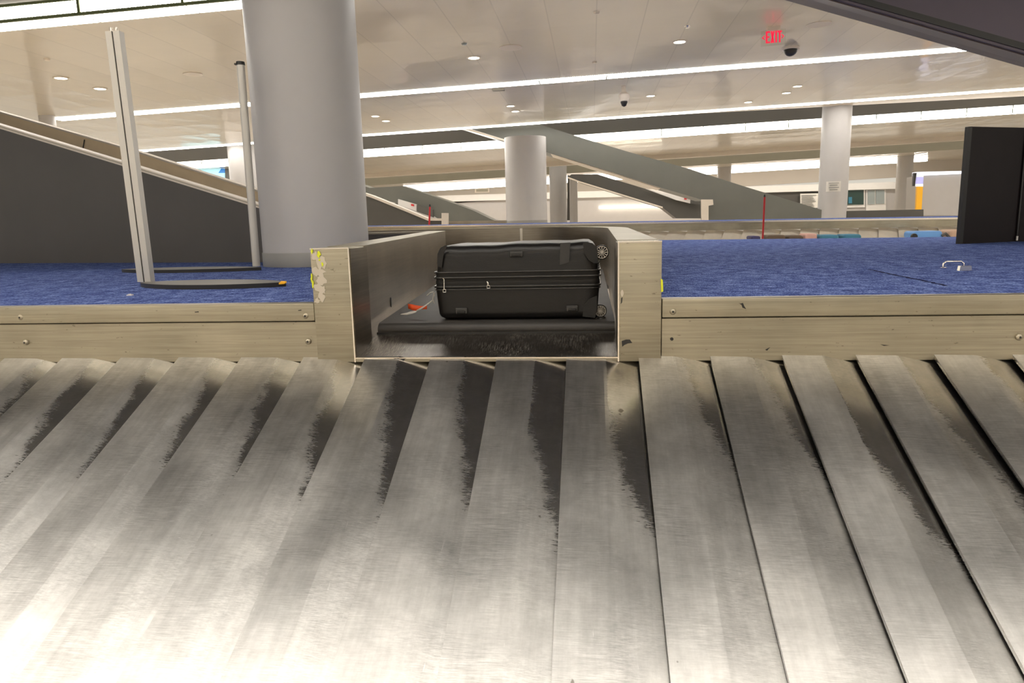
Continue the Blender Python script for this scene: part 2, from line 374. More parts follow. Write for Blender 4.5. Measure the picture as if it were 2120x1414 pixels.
for (x, y, r, lab) in [(1057,98,.2,'round flush ceiling speaker right of the large column'), (1695,50,.2,'round ceiling speaker right of the exit sign'),
                       (399,153,.17,'round ceiling speaker between the two sign posts')]:
    p = at_C(x, y); t = thing('ceiling_speaker', lab, 'ceiling speaker', p, 'round speakers in the ceiling')
    bm = B(); lathe(bm, p, [(r*.8, -.012), (r, -.012), (r, .004), (r*.8, .004)], 32); obj('rim', bm, 'cream', t, 40)
    bm = B(); lathe(bm, p, [(.001, -.004), (r*.8, -.004), (r*.8, .004), (.001, .004)], 32); obj('grille', bm, 'ceil', t, 40)
for (x, y, m_, lab) in [(961,90,'pale_glass','small pale green smoke detector above the left downlight'), (1423,54,'chrome','small metal sprinkler head above the round downlight'),
                        (1235,25,'cream','tiny detector near the top of the ceiling'), (1231,128,'cream','tiny detector just above the second strip light'),
                        (97,122,'cream','tiny detector at far left of the ceiling')]:
    p = at_C(x, y); bm = B(); lathe(bm, p, [(.012, -.03), (.035, -.026), (.045, -.012), (.05, .004)], 20); tag(obj('ceiling_detector', bm, m_, None, 40), lab, 'detector')
p = at_C(1032, 185); bm = B(); box(bm, p.x-.13, p.x+.13, p.y-.1, p.y+.1, p.z-.03, p.z); tag(obj('ceiling_vent', bm, 'khaki'), 'small dark slot vent just beyond the second strip light', 'vent')
# dome camera
p = at_C(1637, 99)
t = thing('dome_camera', 'dark dome security camera on the ceiling below the exit sign', 'security camera', p)
bm = B(); lathe(bm, p, [(.13, -.035), (.16, -.03), (.165, .0), (.13, .0)], 28); obj('mount', bm, 'cream', t, 40)
bm = B(); lathe(bm, p, [(.125*math.cos(a), -.035-.12*math.sin(a)) for a in [math.pi/2*.98, 1.3, 1.0, .7, .4, .15, 0]], 28); obj('dome', bm, 'black', t, 60)
# hanging camera
p = at_C(1291, 178); q = at_Y(1292, 209, p.y)
t = thing('hanging_camera', 'pale pendant camera with dark lens hanging from the ceiling', 'security camera', p)
obj('stem', mesh1(cyl, p, q, .05, .05, 16), 'cream', t, 40)
bm = B(); lathe(bm, q, [(.03, -.02), (.10, -.01), (.12, .06), (.12, .14), (.05, .2)], 20); obj('housing', bm, 'cream', t, 40)
bm = B(); lathe(bm, q, [(.01, -.13), (.05, -.11), (.08, -.04), (.08, .0)], 20); obj('lens', bm, 'black', t, 50)
# exit sign
Ye = 12.8
p = at_C(1601, 56); Ye = p.y
t = thing('exit_sign', 'red illuminated EXIT sign with two arrows hanging from the ceiling', 'exit sign', p)
a = at_Y(1588, 54, Ye); b = at_Y(1614, 60, Ye); 
bm = B(); prism(bm, [V(a.x,Ye-.05,cz(a.x)), V(b.x,Ye-.05,cz(b.x)), V(b.x,Ye-.05,cz(b.x)-.06), V(a.x,Ye-.05,cz(a.x)-.06)], (0,.1,0)); obj('mount', bm, 'cream', t)
def PE(x, y): return at_Y(x, y, Ye-.012)
bm = B(); prism(bm, [at_Y(1575,64,Ye), at_Y(1626,59,Ye), at_Y(1626,92,Ye), at_Y(1575,97,Ye)], (0,.006,0)); obj('panel', bm, 'glass', t)
L = B()
def stroke(pts):     # polygon in image units, later on the sign plane
    prism(L, [PE(*q) for q in pts], (0, .008, 0))
def shear(pts): return [(x, y-(x-1600)*.09) for x, y in pts]
E_ = [[(1585.5,64),(1589,64),(1589,88.5),(1585.5,88.5)], [(1589,64),(1594,64),(1594,67.4),(1589,67.4)], [(1589,74.2),(1593,74.2),(1593,77.4),(1589,77.4)], [(1589,85.2),(1594,85.2),(1594,88.5),(1589,88.5)]]
X_ = [[(1595.5,64.5),(1599,64.5),(1603.3,88.5),(1599.6,88.5)], [(1600.6,64.5),(1603.8,64.5),(1598.6,88.5),(1595.3,88.5)]]
I_ = [[(1605.3,64.5),(1608.6,64.5),(1608.6,88.5),(1605.3,88.5)]]
T_ = [[(1609.8,64.5),(1618.8,64.5),(1618.8,68),(1609.8,68)], [(1612.6,68),(1616,68),(1616,88.8),(1612.6,88.8)]]
A_ = [[(1577,76.4),(1583,71.5),(1583.6,73.4),(1579.8,76.6),(1583.8,79.6),(1583.2,81.6)], [(1624,76.6),(1618.4,71.6),(1618,73.6),(1621.4,76.6),(1618.2,79.6),(1618.6,81.8)]]
for s in E_+X_+I_+T_+A_: stroke(shear(s))
obj('lettering', L, 'exit_red', t)
# ------------------------------------------------------------------ overhead dark feeder, top right
Yn, Yd = 7.0, .5
def slabpts(Y, pts): return [at_Y(x, y, Y) for x, y in pts]
t = thing('overhead_conveyor', 'dark plum inclined conveyor casing crossing the top right corner', 'conveyor', at_Y(1900, 60, Yn))
lo = [(800,-262), (1690,-5), (2120,115), (2800,306)]
L0 = slabpts(Yn, lo); up = [p+V(0,0,1.05) for p in L0]
bm = B(); prism(bm, [L0[0], L0[3], up[3], up[0]], (0,-.04,0)); obj('side_panel', bm, 'slab', t)
fa = slabpts(Yn+Yd, [(800,-232), (1620,-2), (2120,139), (2800,331)])
bm = B(); prism(bm, [L0[0]+V(0,0,-.01), L0[3]+V(0,0,-.01), fa[3], fa[0]], (0,0,.05)); obj('underside', bm, 'slab_band', t)
bm = B(); g0 = [p+V(0,-.05,.02) for p in (L0[0], L0[3])]; prism(bm, [g0[0], g0[1], g0[1]+V(0,0,.055), g0[0]+V(0,0,.055)], (0,.02,0)); obj('groove_seal', bm, 'black', t)
bm = B(); prism(bm, [fa[0]+V(0,0,.05), fa[3]+V(0,0,.05), fa[3]+V(0,0,.9), fa[0]+V(0,0,.9)], (0,.04,0)); obj('far_panel', bm, 'slab_band', t)
# ================================================================== COLUMNS
def column(label, cx, cy, r0, r1, zb, zt, base=None, m_='column', seg=64, group='round columns'):
    t = thing('round_column', label, 'column', V(cx, cy, zb), group)
    bm = B(); cyl(bm, V(cx,cy,zb), V(cx,cy,zt), r0, r1, seg); obj('shaft', bm, m_, t, 40)
    if base:
        bm = B(); lathe(bm, V(cx,cy,zb), [(r0+.004, 0), (r0+.006, .004), (r0+.006, base-.004), (r0+.003, base)], seg); obj('base_band', bm, 'column_base', t, 40)
    return t
pc0 = at_Z(657, 553, ZP); rc = .405; cxm = at_Y(657, 530, pc0.y+rc).x
column('large pale grey round column standing on the blue carpet', cxm, pc0.y+rc, rc, rc, ZP, 5.2, .105)
def px_column(label, xl, xr, yb, Y, ztop, zbot, m_='column', base=None):
    a = at_Y(xl, yb, Y); b = at_Y(xr, yb, Y); r = (b.x-a.x)/2*.995; return column(label, (a.x+b.x)/2, Y, r, r, zbot, ztop, base, m_, 48)
P2Z = 1.0
c2 = at_Y(1090, 460, 22.4)
px_column('mid-distance round column right under the long sloping grey conveyor', 1048, 1133, 440, 22.4, at_Y(1090, 285, 22.4).z, 1.19, base=.09)
px_column('tall round column with a white notice, right side background', 1695, 1754, 400, 23.4, 5.4, 0)
px_column('narrow bluish far column right of the tall notice column', 1854, 1886, 400, 40, cz(12,H2)+.3, 0)
px_column('slender far column beyond the crest of the sloping conveyor', 1485, 1514, 360, 40, cz(8,H2)+.3, 0)
px_column('column partly hidden behind the large column and rear sign post', 477, 530, 350, 23, 5.2, 0)
px_column('bluish column just right of the mid-distance column', 1138, 1174, 420, 36, cz(-2,H2)+.2, 0)
px_column('white column seen over the sloping conveyor at far left', 84, 112, 250, 15.4, cz(-12), 0)
column('unseen dark column added for its dark reflection in the right fascia', 3.4, -4.0, .4, .4, 0, cz(3.4), None, 'dark_clad', 40)  # unseen column, added so the right fascia reflects a dark band
# ================================================================== NEAR CAROUSEL
YR = 2.6
car = thing('baggage_carousel', 'near baggage carousel with overlapping metal plates and steel fascia', 'baggage carousel', V(0, YR, 0))
SL = math.radians(24.2); sy, sz = -math.cos(SL), -math.sin(SL)       # downslope, towards the viewer
O = V(0, 2.615, .722); N = V(0, -math.sin(SL), math.cos(SL)); Lb = 1.66
topx = [252,372,501,630,758,893,1029,1173,1322,1470,1618,1770,1932]
xs = [at_Y(x, 756, 2.6).x for x in topx]
pit = (xs[-1]-xs[0])/(len(xs)-1)
while xs[0] > -4.0: xs.insert(0, xs[0]-pit)
while xs[-1] < 3.2: xs.append(xs[-1]+pit)
def plate(i, x0, wdt):
    bm = B(); nu, nv = 20, 22; rnd = random.Random(i*13+5); a0 = .011+rnd.random()*.004; ly = bm.verts.layers.float.new('wear'); wo = rnd.random()*.34; tl = (rnd.random()-.5)*.003; bw = rnd.random()*.003+.001
    fold = .50+rnd.random()*.06; G = []
    for j in range(nv+1):
        v = j/nv; row = []                  # v=0 bottom, 1 top
        for k in range(nu+1):
            u = k/nu*1.03
            amp = a0+.0105*v**2.2
            if u < fold: h = 1-.06*u/fold
            else:
                q = (u-fold)/(1.03-fold); h = .94-1.08*q
            cv = math.sin(math.pi*v)*bw*4
            hh = amp*h + cv*(1-u)*.3 + tl*u*v
            p = O + V(0, sy, sz)*(Lb*(1-v)) + N*(hh+.004) + V(x0+u*wdt, 0, 0)
            nv_ = bm.verts.new(p); nv_[ly] = 1.0 if u < fold else .5+.5*math.cos(math.pi*max(0, min(1, (v*(.68+.55*(u-fold)/.5)-.14-wo)/.72)))
            row.append(nv_)
        G.append(row)
    for j in range(nv):
        for k in range(nu): bm.faces.new((G[j][k], G[j][k+1], G[j+1][k+1], G[j+1][k]))
    # turned-down left edge and ends
    low = [bm.verts.new(r[0].co - N*(.012)) for r in G]
    for j in range(nv): bm.faces.new((low[j], G[j][0], G[j+1][0], low[j+1]))
    lt = [bm.verts.new(v.co - N*.006) for v in G[nv]]
    for k in range(nu): bm.faces.new((G[nv][k], G[nv][k+1], lt[k+1], lt[k]))
    return obj('plate', bm, 'plate', car, 4)
for i in range(len(xs)-1): plate(i, xs[i], xs[i+1]-xs[i])
bm = B(); e0 = O+V(0,sy,sz)*Lb
box(bm, -4.2, 3.4, e0.y-.12, e0.y+.03, e0.z-.06, e0.z+.02, .01); obj('outer_rim', bm, 'steel', car, 40)
bm = B(); box(bm, -4.2, 3.4, e0.y-.09, e0.y-.03, 0, e0.z-.05); obj('skirt', bm, 'charcoal', car)
bm = B(); prism(bm, [O+V(-4.2,0,-.045), O+V(3.4,0,-.045), e0+V(3.4,0,-.05), e0+V(-4.2,0,-.05)], (0,0,-.03)); obj('under_deck', bm, 'rubber', car)
XPL, XPR, XWL, XWR = -1.068, .251, -.917, .096
def fascia(x0, x1):
    bm = B(); box(bm, x0, x1, YR, YR+.03, .727, .886, .0015, 1); a = obj('fascia_panel', bm, 'steel', car, 40)
    bm = B(); box(bm, x0, x1, YR-.006, YR+.05, .889, .9585, .004, 3); b = obj('edge_trim', bm, 'steel', car, 40)
    return a, b
fl, _ = fascia(-4.2, XPL-.003); fr, _2 = fascia(XPR+.003, 3.4)
bm = B(); box(bm, -4.2, 3.4, YR+.02, YR+.06, .60, .74); obj('shadow_gap', bm, 'black', car)
def screw(x, y, par, hole=False):
    p = at_Y(x, y, YR-.004); bm = B()
    if hole: lathe(bm, p, [(.001, -.001), (.006, -.001), (.006, .01), (.001, .01)], 16, 'Y'); return sub('screw_hole', bm, 'black', par, 40)
    lathe(bm, p, [(.002, -.004), (.004, -.0075), (.008, -.006), (.0115, -.002), (.012, .004)], 18, 'Y'); s = sub('screw', bm, 'screw', par, 40)
    bm = B(); lathe(bm, p, [(.001, -.0085), (.0035, -.008), (.0035, .0), (.001, .0)], 8, 'Y'); o = sub('screw_recess', bm, 'black', par); return s
for x, y in [(43,657),(53,709),(633,654),(638,707)]: screw(x, y, fl)
for x, y in [(1393,645),(2110,698)]: screw(x, y, fr)
for x, y in [(1391,702),(2113,637)]: screw(x, y, fr, True)
# ------------------------------------------------------------------ carpeted platform
isl = [V(-4.2, YR+.045, ZP), V(XPL, YR+.045, ZP), V(XPL, 3.0, ZP), V(-1.6, 7.2, ZP), V(-7, 7.2, ZP), V(-9, 6.6, ZP), V(-9, YR+.045, ZP)]
bm = B(); prism(bm, isl, (0,0,-.3)); tag(obj('carpeted_platform', bm, 'carpet'), 'blue carpeted platform left of the chute under the sign posts', 'carpet')
e1 = at_Z(1360, 497, ZP); e2 = at_Z(1700, 493.5, ZP); e3 = at_Z(1990, 490, ZP)
isl = [V(XPR, YR+.045, ZP), V(3.4, YR+.045, ZP), V(6, 4, ZP), V(6.6, 6.5, ZP), V(5.4, 8.2, ZP), e3, e2, e1, V(-.5, 9.5, ZP), V(-3, 9.3, ZP), V(-3, 7.25, ZP), V(.3, 7.2, ZP)]
bm = B(); prism(bm, isl, (0,0,-.3)); tag(obj('carpeted_platform', bm, 'carpet'), 'blue carpeted platform right of the chute with a floor handle', 'carpet')
s0, s1_ = at_Z(1800,558,ZP), at_Z(1962,592,ZP)
bm = B(); pts = [s0.lerp(s1_, i/24)+V((random.random()-.5)*.012, 0, .0008) for i in range(25)]
for a, b in zip(pts, pts[1:]): face(bm, [a+V(-.008,0,0), a+V(.008,0,0), b+V(.008,0,0), b+V(-.008,0,0)])
tag(obj('carpet_seam', bm, 'seam'), 'short dark split seam in the blue carpet beside the floor handle', 'seam')
bm = B(); box(bm, -9, 6, 2.75, 2.8, 0, .7); struct('trim_8', bm, 'charcoal')
# ------------------------------------------------------------------ chute surround
zf = 1.166
pe = at_Y(922, 479, 6.2); pr_ = at_Y(1259, 476, 5.6)
ch = thing('chute_surround', 'brushed steel chute surround enclosing the black suitcase', 'chute', V(-.4, YR, .727))
def wall_run(inner, outer, ztop, name, mi='steel_in', zb=.727):
    bm = B(); k = len(inner); a = []; b = []; c = []; d = []
    for i in range(k):
        a.append(bm.verts.new((inner[i][0], inner[i][1], ztop[i]))); b.append(bm.verts.new((inner[i][0], inner[i][1], zb)))
        c.append(bm.verts.new((outer[i][0], outer[i][1], ztop[i]))); d.append(bm.verts.new((outer[i][0], outer[i][1], zb)))
    for i in range(k-1):
        bm.faces.new((a[i], a[i+1], b[i+1], b[i])); bm.faces.new((c[i], c[i+1], d[i+1], d[i])); bm.faces.new((b[i], b[i+1], d[i+1], d[i]))
        bm.faces.new((a[i], a[i+1], c[i+1], c[i]))
    bm.faces.new((a[0], b[0], d[0], c[0])); bm.faces.new((a[-1], b[-1], d[-1], c[-1]))
    return obj(name, bm, mi, ch, 35)
def ledge(inner, outer, ztop, name='top_ledge', th=.004):
    bm = B(); a = [[bm.verts.new((p[0], p[1], z+dz)) for p, z in zip(inner, ztop)] for dz in (th, 0)]; b = [[bm.verts.new((p[0], p[1], z+dz)) for p, z in zip(outer, ztop)] for dz in (th, 0)]
    k = len(inner)
    for i in range(k-1):
        bm.faces.new((a[0][i], a[0][i+1], b[0][i+1], b[0][i])); bm.faces.new((a[0][i], a[0][i+1], a[1][i+1], a[1][i])); bm.faces.new((b[0][i], b[0][i+1], b[1][i+1], b[1][i]))
    bm.faces.new((a[0][0], b[0][0], b[1][0], a[1][0])); bm.faces.new((a[0][-1], b[0][-1], b[1][-1], a[1][-1]))
    return obj(name, bm, 'steel', ch, 35)
# left wall with rounded turn to the left behind the column
inn = [(XWL, YR+.17)]; out = [(XPL, YR+.17)]
xe, ye = pe.x, pe.y; cx0, cy0 = xe-.16, ye-.02
inn.append((xe, ye-.02)); out.append((xe-.155, ye-.02))
for a in range(1, 7):
    t_ = math.pi/2*a/6; inn.append((cx0+.16*math.cos(t_), cy0+.16*math.sin(t_))); out.append((cx0+.005*math.cos(t_), cy0+.005*math.sin(t_)))
inn.append((-3.4, cy0+.16)); out.append((-3.4, cy0+.005))
zt = [zf]+[pe.z]*(len(inn)-1)
lw = wall_run(inn, out, zt, 'side_wall'); ledge(inn, out, zt)
bm = B(); box(bm, -3.4, cx0-.02, cy0-.01, cy0, .96, pe.z-.012); obj('outer_cladding', bm, 'charcoal', ch)
# right wall and curved back guard
inn = [(XWR, YR+.17), (pr_.x, pr_.y)]; out = [(XPR, YR+.17), (pr_.x+.155, pr_.y)]
zt = [zf, 1.178]; R = 1.25
cxr, cyr = pr_.x-R*.6, pr_.y
for a in range(1, 11):
    t_ = math.pi/2*a/10; inn.append((cxr+R*.6*math.cos(t_), cyr+R*math.sin(t_))); out.append((cxr+(R*.6+.155)*math.cos(t_), cyr+(R+.09)*math.sin(t_))); zt.append(1.178+(1.192-1.178)*a/10)
inn.append((-3.4, inn[-1][1])); out.append((-3.4, out[-1][1])); zt.append(1.195)
rw = wall_run(inn, out, zt, 'back_guard', 'steel_in'); ledge(inn, out, zt)
bm = B(); q = at_Y(1079, 480, inn[-1][1]-.003); box(bm, q.x-.012, q.x+.012, q.y, q.y+.002, .9, 1.185); obj('joint_strip', bm, 'steel_edge', ch)
# pillars
for x0, x1 in ((XPL, XWL), (XWR, XPR)):
    bm = B(); box(bm, x0, x1, YR-.012, YR+.17, .727, zf+.002, .002, 2)
    pil = obj('pillar', bm, 'steel', ch, 40)
    if x0 < -1: pill = pil
    else: pilr = pil
for x0 in (XWL, XWR):   # bright folded corner line
    bm = B(); box(bm, x0-.0025, x0+.0025, YR-.0145, YR-.010, .727, zf+.003); obj('corner_edge', bm, 'steel_edge', ch)
bm = B(); box(bm, XPL, XWL, YR-.014, YR-.010, zf-.001, zf+.004); obj('corner_edge', bm, 'steel_edge', ch)
bm = B(); box(bm, XWR, XPR, YR-.014, YR-.010, zf-.001, zf+.004); obj('corner_edge', bm, 'steel_edge', ch)
# end panel strip on left inner wall + slot
bm = B(); face(bm, [V(XWL+.002,YR+.17,.74), V(XWL+.002,YR,.74), V(XWL+.002,YR,zf-.002), V(XWL+.002,YR+.17,zf-.002)]); prism(bm, [V(XWL,YR,.74), V(XWL,YR+.20,.74), V(XWL,YR+.20,zf-.002), V(XWL,YR,zf-.002)], (.003,0,0)); obj('cover_strip', bm, 'steel_in', ch)
bm = B(); prism(bm, [V(XWR,YR,.74), V(XWR,YR+.20,.74), V(XWR,YR+.20,zf-.002), V(XWR,YR,zf-.002)], (-.003,0,0)); obj('cover_strip', bm, 'steel_in', ch)
dw = Vector((xe-XWL, ye-.02-(YR+.17), 0)).normalized(); sp_ = at_V(809, 626, V(XWL, YR+.17, 0), dw)
bm = B(); nrm_ = V(dw.y, -dw.x, 0)
cyl(bm, sp_+nrm_*.001, sp_+nrm_*.003, .012, .012, 16)
for v in bm.verts: v.co.z = sp_.z+(v.co.z-sp_.z)*2.0
obj('slot', bm, 'black', ch)
# lip and apron
bm = B(); box(bm, XWL, XWR, YR-.012, YR+.02, .727, .743, .002, 2); obj('front_lip', bm, 'steel', ch, 40)
bm = B(); box(bm, XWL, XWR, YR-.013, YR-.006, .7405, .7445); obj('lip_edge', bm, 'steel_edge', ch)
bm = B(); pa = [(YR-.005, .742), (YR+.1, .752), (YR+.22, .787), (YR+.27, .792)]
for (y0, z0), (y1, z1) in zip(pa, pa[1:]): face(bm, [V(XWL,y0,z0), V(XWR,y0,z0), V(XWR,y1,z1), V(XWL,y1,z1)])
ap = obj('apron', bm, 'apron', ch, 60)
# tape remnants on the pillars
def px_patch(bm, pts, Y, th=-.002): prism(bm, [at_Y(x, y, Y) for x, y in pts], (0, th, 0))
rr = random.Random(3)
def blob(cx, cy, rx, ry, k=15, j=.95): return [(cx+rx*math.cos(6.283*i/k)*(1+(rr.random()-.5)*j), cy+ry*math.sin(6.283*i/k)*(1+(rr.random()-.5)*j)) for i in range(k)]
Yp = YR-.0125
bm = B()
for cx_, cy_, rx, ry in [(655,530,8,10),(664,545,9,12),(660,563,12,9),(665,580,9,10),(658,595,8,9),(668,600,7,8),(666,615,6,9),(657,622,5,6)]: px_patch(bm, blob(cx_,cy_,rx,ry), Yp, -.0008-rr.random()*.001)
sub('tape_residue', bm, 'residue', pill)
for pts in [blob(660,527,3.5,7), blob(668,547,2.2,4), blob(646,520,1.6,5), blob(645.5,575,1.6,9), blob(648,590,1.8,8), blob(662,538,2,2)]:
    bm = B(); px_patch(bm, pts, Yp, -.003); sub('yellow_tape', bm, 'yellow', pill)
bm = B(); px_patch(bm, [(1368,577),(1372,579),(1373,603),(1369,605)], Yp, -.002); sub('yellow_tape', bm, 'yellow', pilr)
bm = B(); px_patch(bm, blob(1288,607,3,7,8,.3), Yp, -.003); sub('tape_scrap', bm, 'residue', pilr)
# dents and scuffs
bm = B(); px_patch(bm, [(1287,706),(1296,703),(1304,703),(1309,710),(1300,711),(1293,714),(1288,718)], Yp, -.0005); px_patch(bm, [(1286,617),(1289,615),(1288,626),(1285,630)], Yp, -.0005)
sub('scuff', bm, 'black', pilr)
bm = B(); px_patch(bm, [(815,742),(822,741),(842,741),(836,746),(828,743),(820,746)], YR-.0125, -.0005)
obj('scuff', bm, 'black', ch)
bm = B(); px_patch(bm, [(1531,629),(1538,627),(1541,634),(1545,640),(1537,637),(1535,631)], YR-.0065, -.0005); sub('scuff', bm, 'black', fr); bm = B(); px_patch(bm, [(1822,713),(1842,715),(1830,716)], YR-.0005, -.0005); sub('scuff', bm, 'black', fr); bm = B()
px_patch(bm, [(1584,724),(1592,720),(1595,718),(1588,726)], YR-.0005, -.0005)
sub('scuff', bm, 'black', fr)
bm = B(); px_patch(bm, [(403,645.5),(411,644.5),(412,646.5),(404,647)], YR-.0065, -.0005); px_patch(bm, [(617,642),(624,641),(624,643),(618,643.5)], YR-.0065, -.0005); sub('scuff', bm, 'black', fl)
# ------------------------------------------------------------------ feed belt
fb = thing('feed_belt', 'black rubber conveyor belt under the suitcase', 'conveyor belt', V(-.4, 4, .8))
bm = B(); zb = .838; prof = [(2.872, .79), (2.858, .803), (2.858, .818), (2.868, .831), (2.885, zb), (4.5, zb), (6.35, zb)]
XB0, XB1 = XWL+.012, XWR-.004
for (y0, z0), (y1, z1) in zip(prof, prof[1:]):
    l0 = XB0 if y0 < 4 else XB0-(y0-2.9)*.09; l1 = XB0 if y1 < 4 else XB0-(y1-2.9)*.09
    r0 = XB1; r1 = XB1
    face(bm, [V(l0,y0,z0), V(r0,y0,z0), V(r1,y1,z1), V(l1,y1,z1)])
face(bm, [V(-3.4,6.34,zb-.002), V(-.1,6.34,zb-.002), V(-.6,6.83,zb-.002), V(-3.4,6.83,zb-.002)]); face(bm, [V(-1.2,6.0,zb-.004), V(.08,6.0,zb-.004), V(.0,6.3,zb-.004), V(-.4,6.8,zb-.004), V(-1.2,6.8,zb-.004)])
obj('belt', bm, 'rubber', fb, 60)
bm = B(); box(bm, XWL+.006, XWR-.002, 2.86, 2.9, .72, .8); obj('roller_frame', bm, 'black', fb)
# ------------------------------------------------------------------ suitcase
YS = 2.925
def S(x, y, d=0): return at_Y(x, y, YS+d)
L_, R_ = S(901, 620).x, S(1241, 620).x
zS0, zS1 = zb+.004, S(1070, 505).z
zmid0, zmid1 = S(1070, 598).z, S(1070, 563).z
SD = .47
sc = thing('suitcase', 'black hard-shell suitcase lying flat on the chute belt', 'suitcase', V((L_+R_)/2, YS+SD/2, zb))
def shell(x0, x1, y0, y1, z0, z1, r, flat, taper=.0, nx=36, ny=24, nz=10, name='shell', m_='case', dent=0):
    """rounded box whose face at z=flat stays flat-edged (open rim of the half shell)"""
    bm = B(); bmesh.ops.create_cube(bm, size=1); bmesh.ops.subdivide_edges(bm, edges=bm.edges[:], cuts=23, use_grid_fill=True)
    cx_, cy_, c_z = (x0+x1)/2, (y0+y1)/2, (z0+z1)/2; hx, hy, hz = (x1-x0)/2, (y1-y0)/2, (z1-z0)/2
    for v in bm.verts:
        p = v.co*2; q = V(p.x*hx, p.y*hy, p.z*hz)
        # sphere-clamp rounding; on the flat side only vertical corners are rounded
        rz = r if (p.z > 0) == (flat < 0) else 0.0
        ix, iy = hx-r, hy-r
        core = V(max(-ix, min(ix, q.x)), max(-iy, min(iy, q.y)), 0)
        if rz:
            izz = hz-rz; core.z = max(-hz, min(izz, q.z)) if flat < 0 else min(hz, max(-izz, q.z))
        else: core.z = q.z
        dlt = q-core
        if dlt.length > 1e-9:
            m3 = max(abs(dlt.x), abs(dlt.y), abs(dlt.z)); dlt = dlt.normalized()*m3
        q = core+dlt
        tz = (q.z/hz*.5+.5) if flat < 0 else (.5-q.z/hz*.5); f = 1-taper*max(0, tz)
        q.x *= f; q.y *= f
        if dent:
            q.z += dent*(math.sin(q.x*19+1)*.5+math.sin(q.x*41+2)*.3)*(1 if tz > .6 else 0)*tz
        v.co = V(cx_+q.x, cy_+q.y, c_z+q.z)
    return obj(name, bm, m_, sc, 50)
# pixel fitted: shell is a little wider at the rim; upper edge rises to the right
lower = shell(L_, R_, YS, YS+SD, zS0, zmid0, .032, +1, .03, name='lower_shell')
upper = shell(L_+.004, R_-.004, YS, YS+SD, zmid1, zS1, .045, -1, .035, name='upper_shell', dent=.004)
rise = (S(1225,497).z-S(925,508).z)/(R_-L_)
for v in upper.data.vertices:
    w_ = v.co.z+WL[sc.name].z
    if w_ > zmid1+.01: v.co.z += (v.co.x)*rise*.9*(w_-zmid1)/(zS1-zmid1)
def loop_ring(z, r, off, name, m_, hgt=None):
    bm = B(); pts = []; rc_ = .035
    x0, x1, y0, y1 = L_-off, R_+off, YS-off, YS+SD+off
    for (cx_, cy_, a0) in ((x1-rc_, y0+rc_, -90), (x1-rc_, y1-rc_, 0), (x0+rc_, y1-rc_, 90), (x0+rc_, y0+rc_, 180)):
        for k in range(6): a = math.radians(a0+90*k/5); pts.append(V(cx_+rc_*math.cos(a), cy_+rc_*math.sin(a), z))
    if hgt:
        lo_ = [bm.verts.new(p-V(0,0,hgt)) for p in pts]; hi_ = [bm.verts.new(p+V(0,0,hgt)) for p in pts]; k = len(pts)
        for i in range(k): bm.faces.new((lo_[i], lo_[(i+1)%k], hi_[(i+1)%k], hi_[i]))
        bm.faces.new(lo_); bm.faces.new(hi_)
    else:
        pts.append(pts[0]); pts.append(pts[1]); tube(bm, pts, r, 10)
    return obj(name, bm, m_, sc, 50)
loop_ring((zmid0+zmid1)/2, 0, -.001, 'expansion_band', 'zip', (zmid1-zmid0)/2+.004)
for zz, r, o in ((S(1070,562).z, .0036, .003), (S(1070,573).z, .0042, .0045), (S(1070,592).z, .0042, .004), (S(1070,598).z, .003, .003)):
    loop_ring(zz, r, o, 'piping', 'case_gloss')
loop_ring(S(1070,583).z, 0, .001, 'zip_track', 'zip', .006)
# zip pulls
for (x, y0, y1) in ((919,578,600),(1010,585,592)):
    a, b = S(x, y0, -.012), S(x+ .5, y1, -.014)
    zp = obj('zip_pull', mesh1(tube, [a+V(-.004,0,.003), a, b], .0028 if y1-y0 > 10 else .004, 8), 'chrome', sc, 40)
    bm = B(); c0 = b+V(.001,0,-.004); w_ = .006
    tube(bm, [c0+V(-w_,0,w_), c0+V(w_,0,w_), c0+V(w_,0,-w_), c0+V(-w_,0,-w_), c0+V(-w_,0,w_)], .0016, 6); sub('pull_ring', bm, 'chrome', zp, 40)
# side feet (rounded rectangles with raised rim)
def foot(xa, xb, ya, yb):
    a = S((xa+xb)/2, (ya+yb)/2); w_ = (S(xb,ya).x-S(xa,ya).x)/2; h_ = (S(xa,ya).z-S(xa,yb).z)/2
    bm = B(); box(bm, a.x-w_, a.x+w_, YS-.008, YS+.006, a.z-h_, a.z+h_, .004, 3); f = obj('side_foot', bm, 'case_gloss', sc, 40)
    bm = B(); box(bm, a.x-w_*.68, a.x+w_*.68, YS-.013, YS, a.z-h_*.75, a.z+h_*.1, .003, 2); sub('foot_pad', bm, 'case', f, 40)
for q in ((1055,1083,520,532), (943,968,637,650), (1172,1197,632,645)): foot(*q)
# strap over the upper edge, and corner guards
bm = B(); prism(bm, [S(1160,503), S(1181,502), S(1178,543), S(1159,549)], (0,-.004,0)); obj('strap_patch', bm, 'case_gloss', sc, 30)
def guard(pts, name='corner_guard'):
    bm = B(); prism(bm, [S(x, y) for x, y in pts], (0,-.0025,0)); bmesh.ops.bevel(bm, geom=bm.edges[:], offset=.001, segments=2, affect='EDGES'); return obj(name, bm, 'case', sc, 40)
guard([(905,545),(906,525),(912,513),(922,508),(926,508),(918,527),(915,555),(906,551)])
guard([(1207,503),(1226,503),(1236,512),(1238,545),(1229,545),(1218,538),(1210,525)], 'wheel_housing')
guard([(1206,655),(1209,632),(1220,618),(1236,612),(1236,640),(1232,658)], 'wheel_housing')
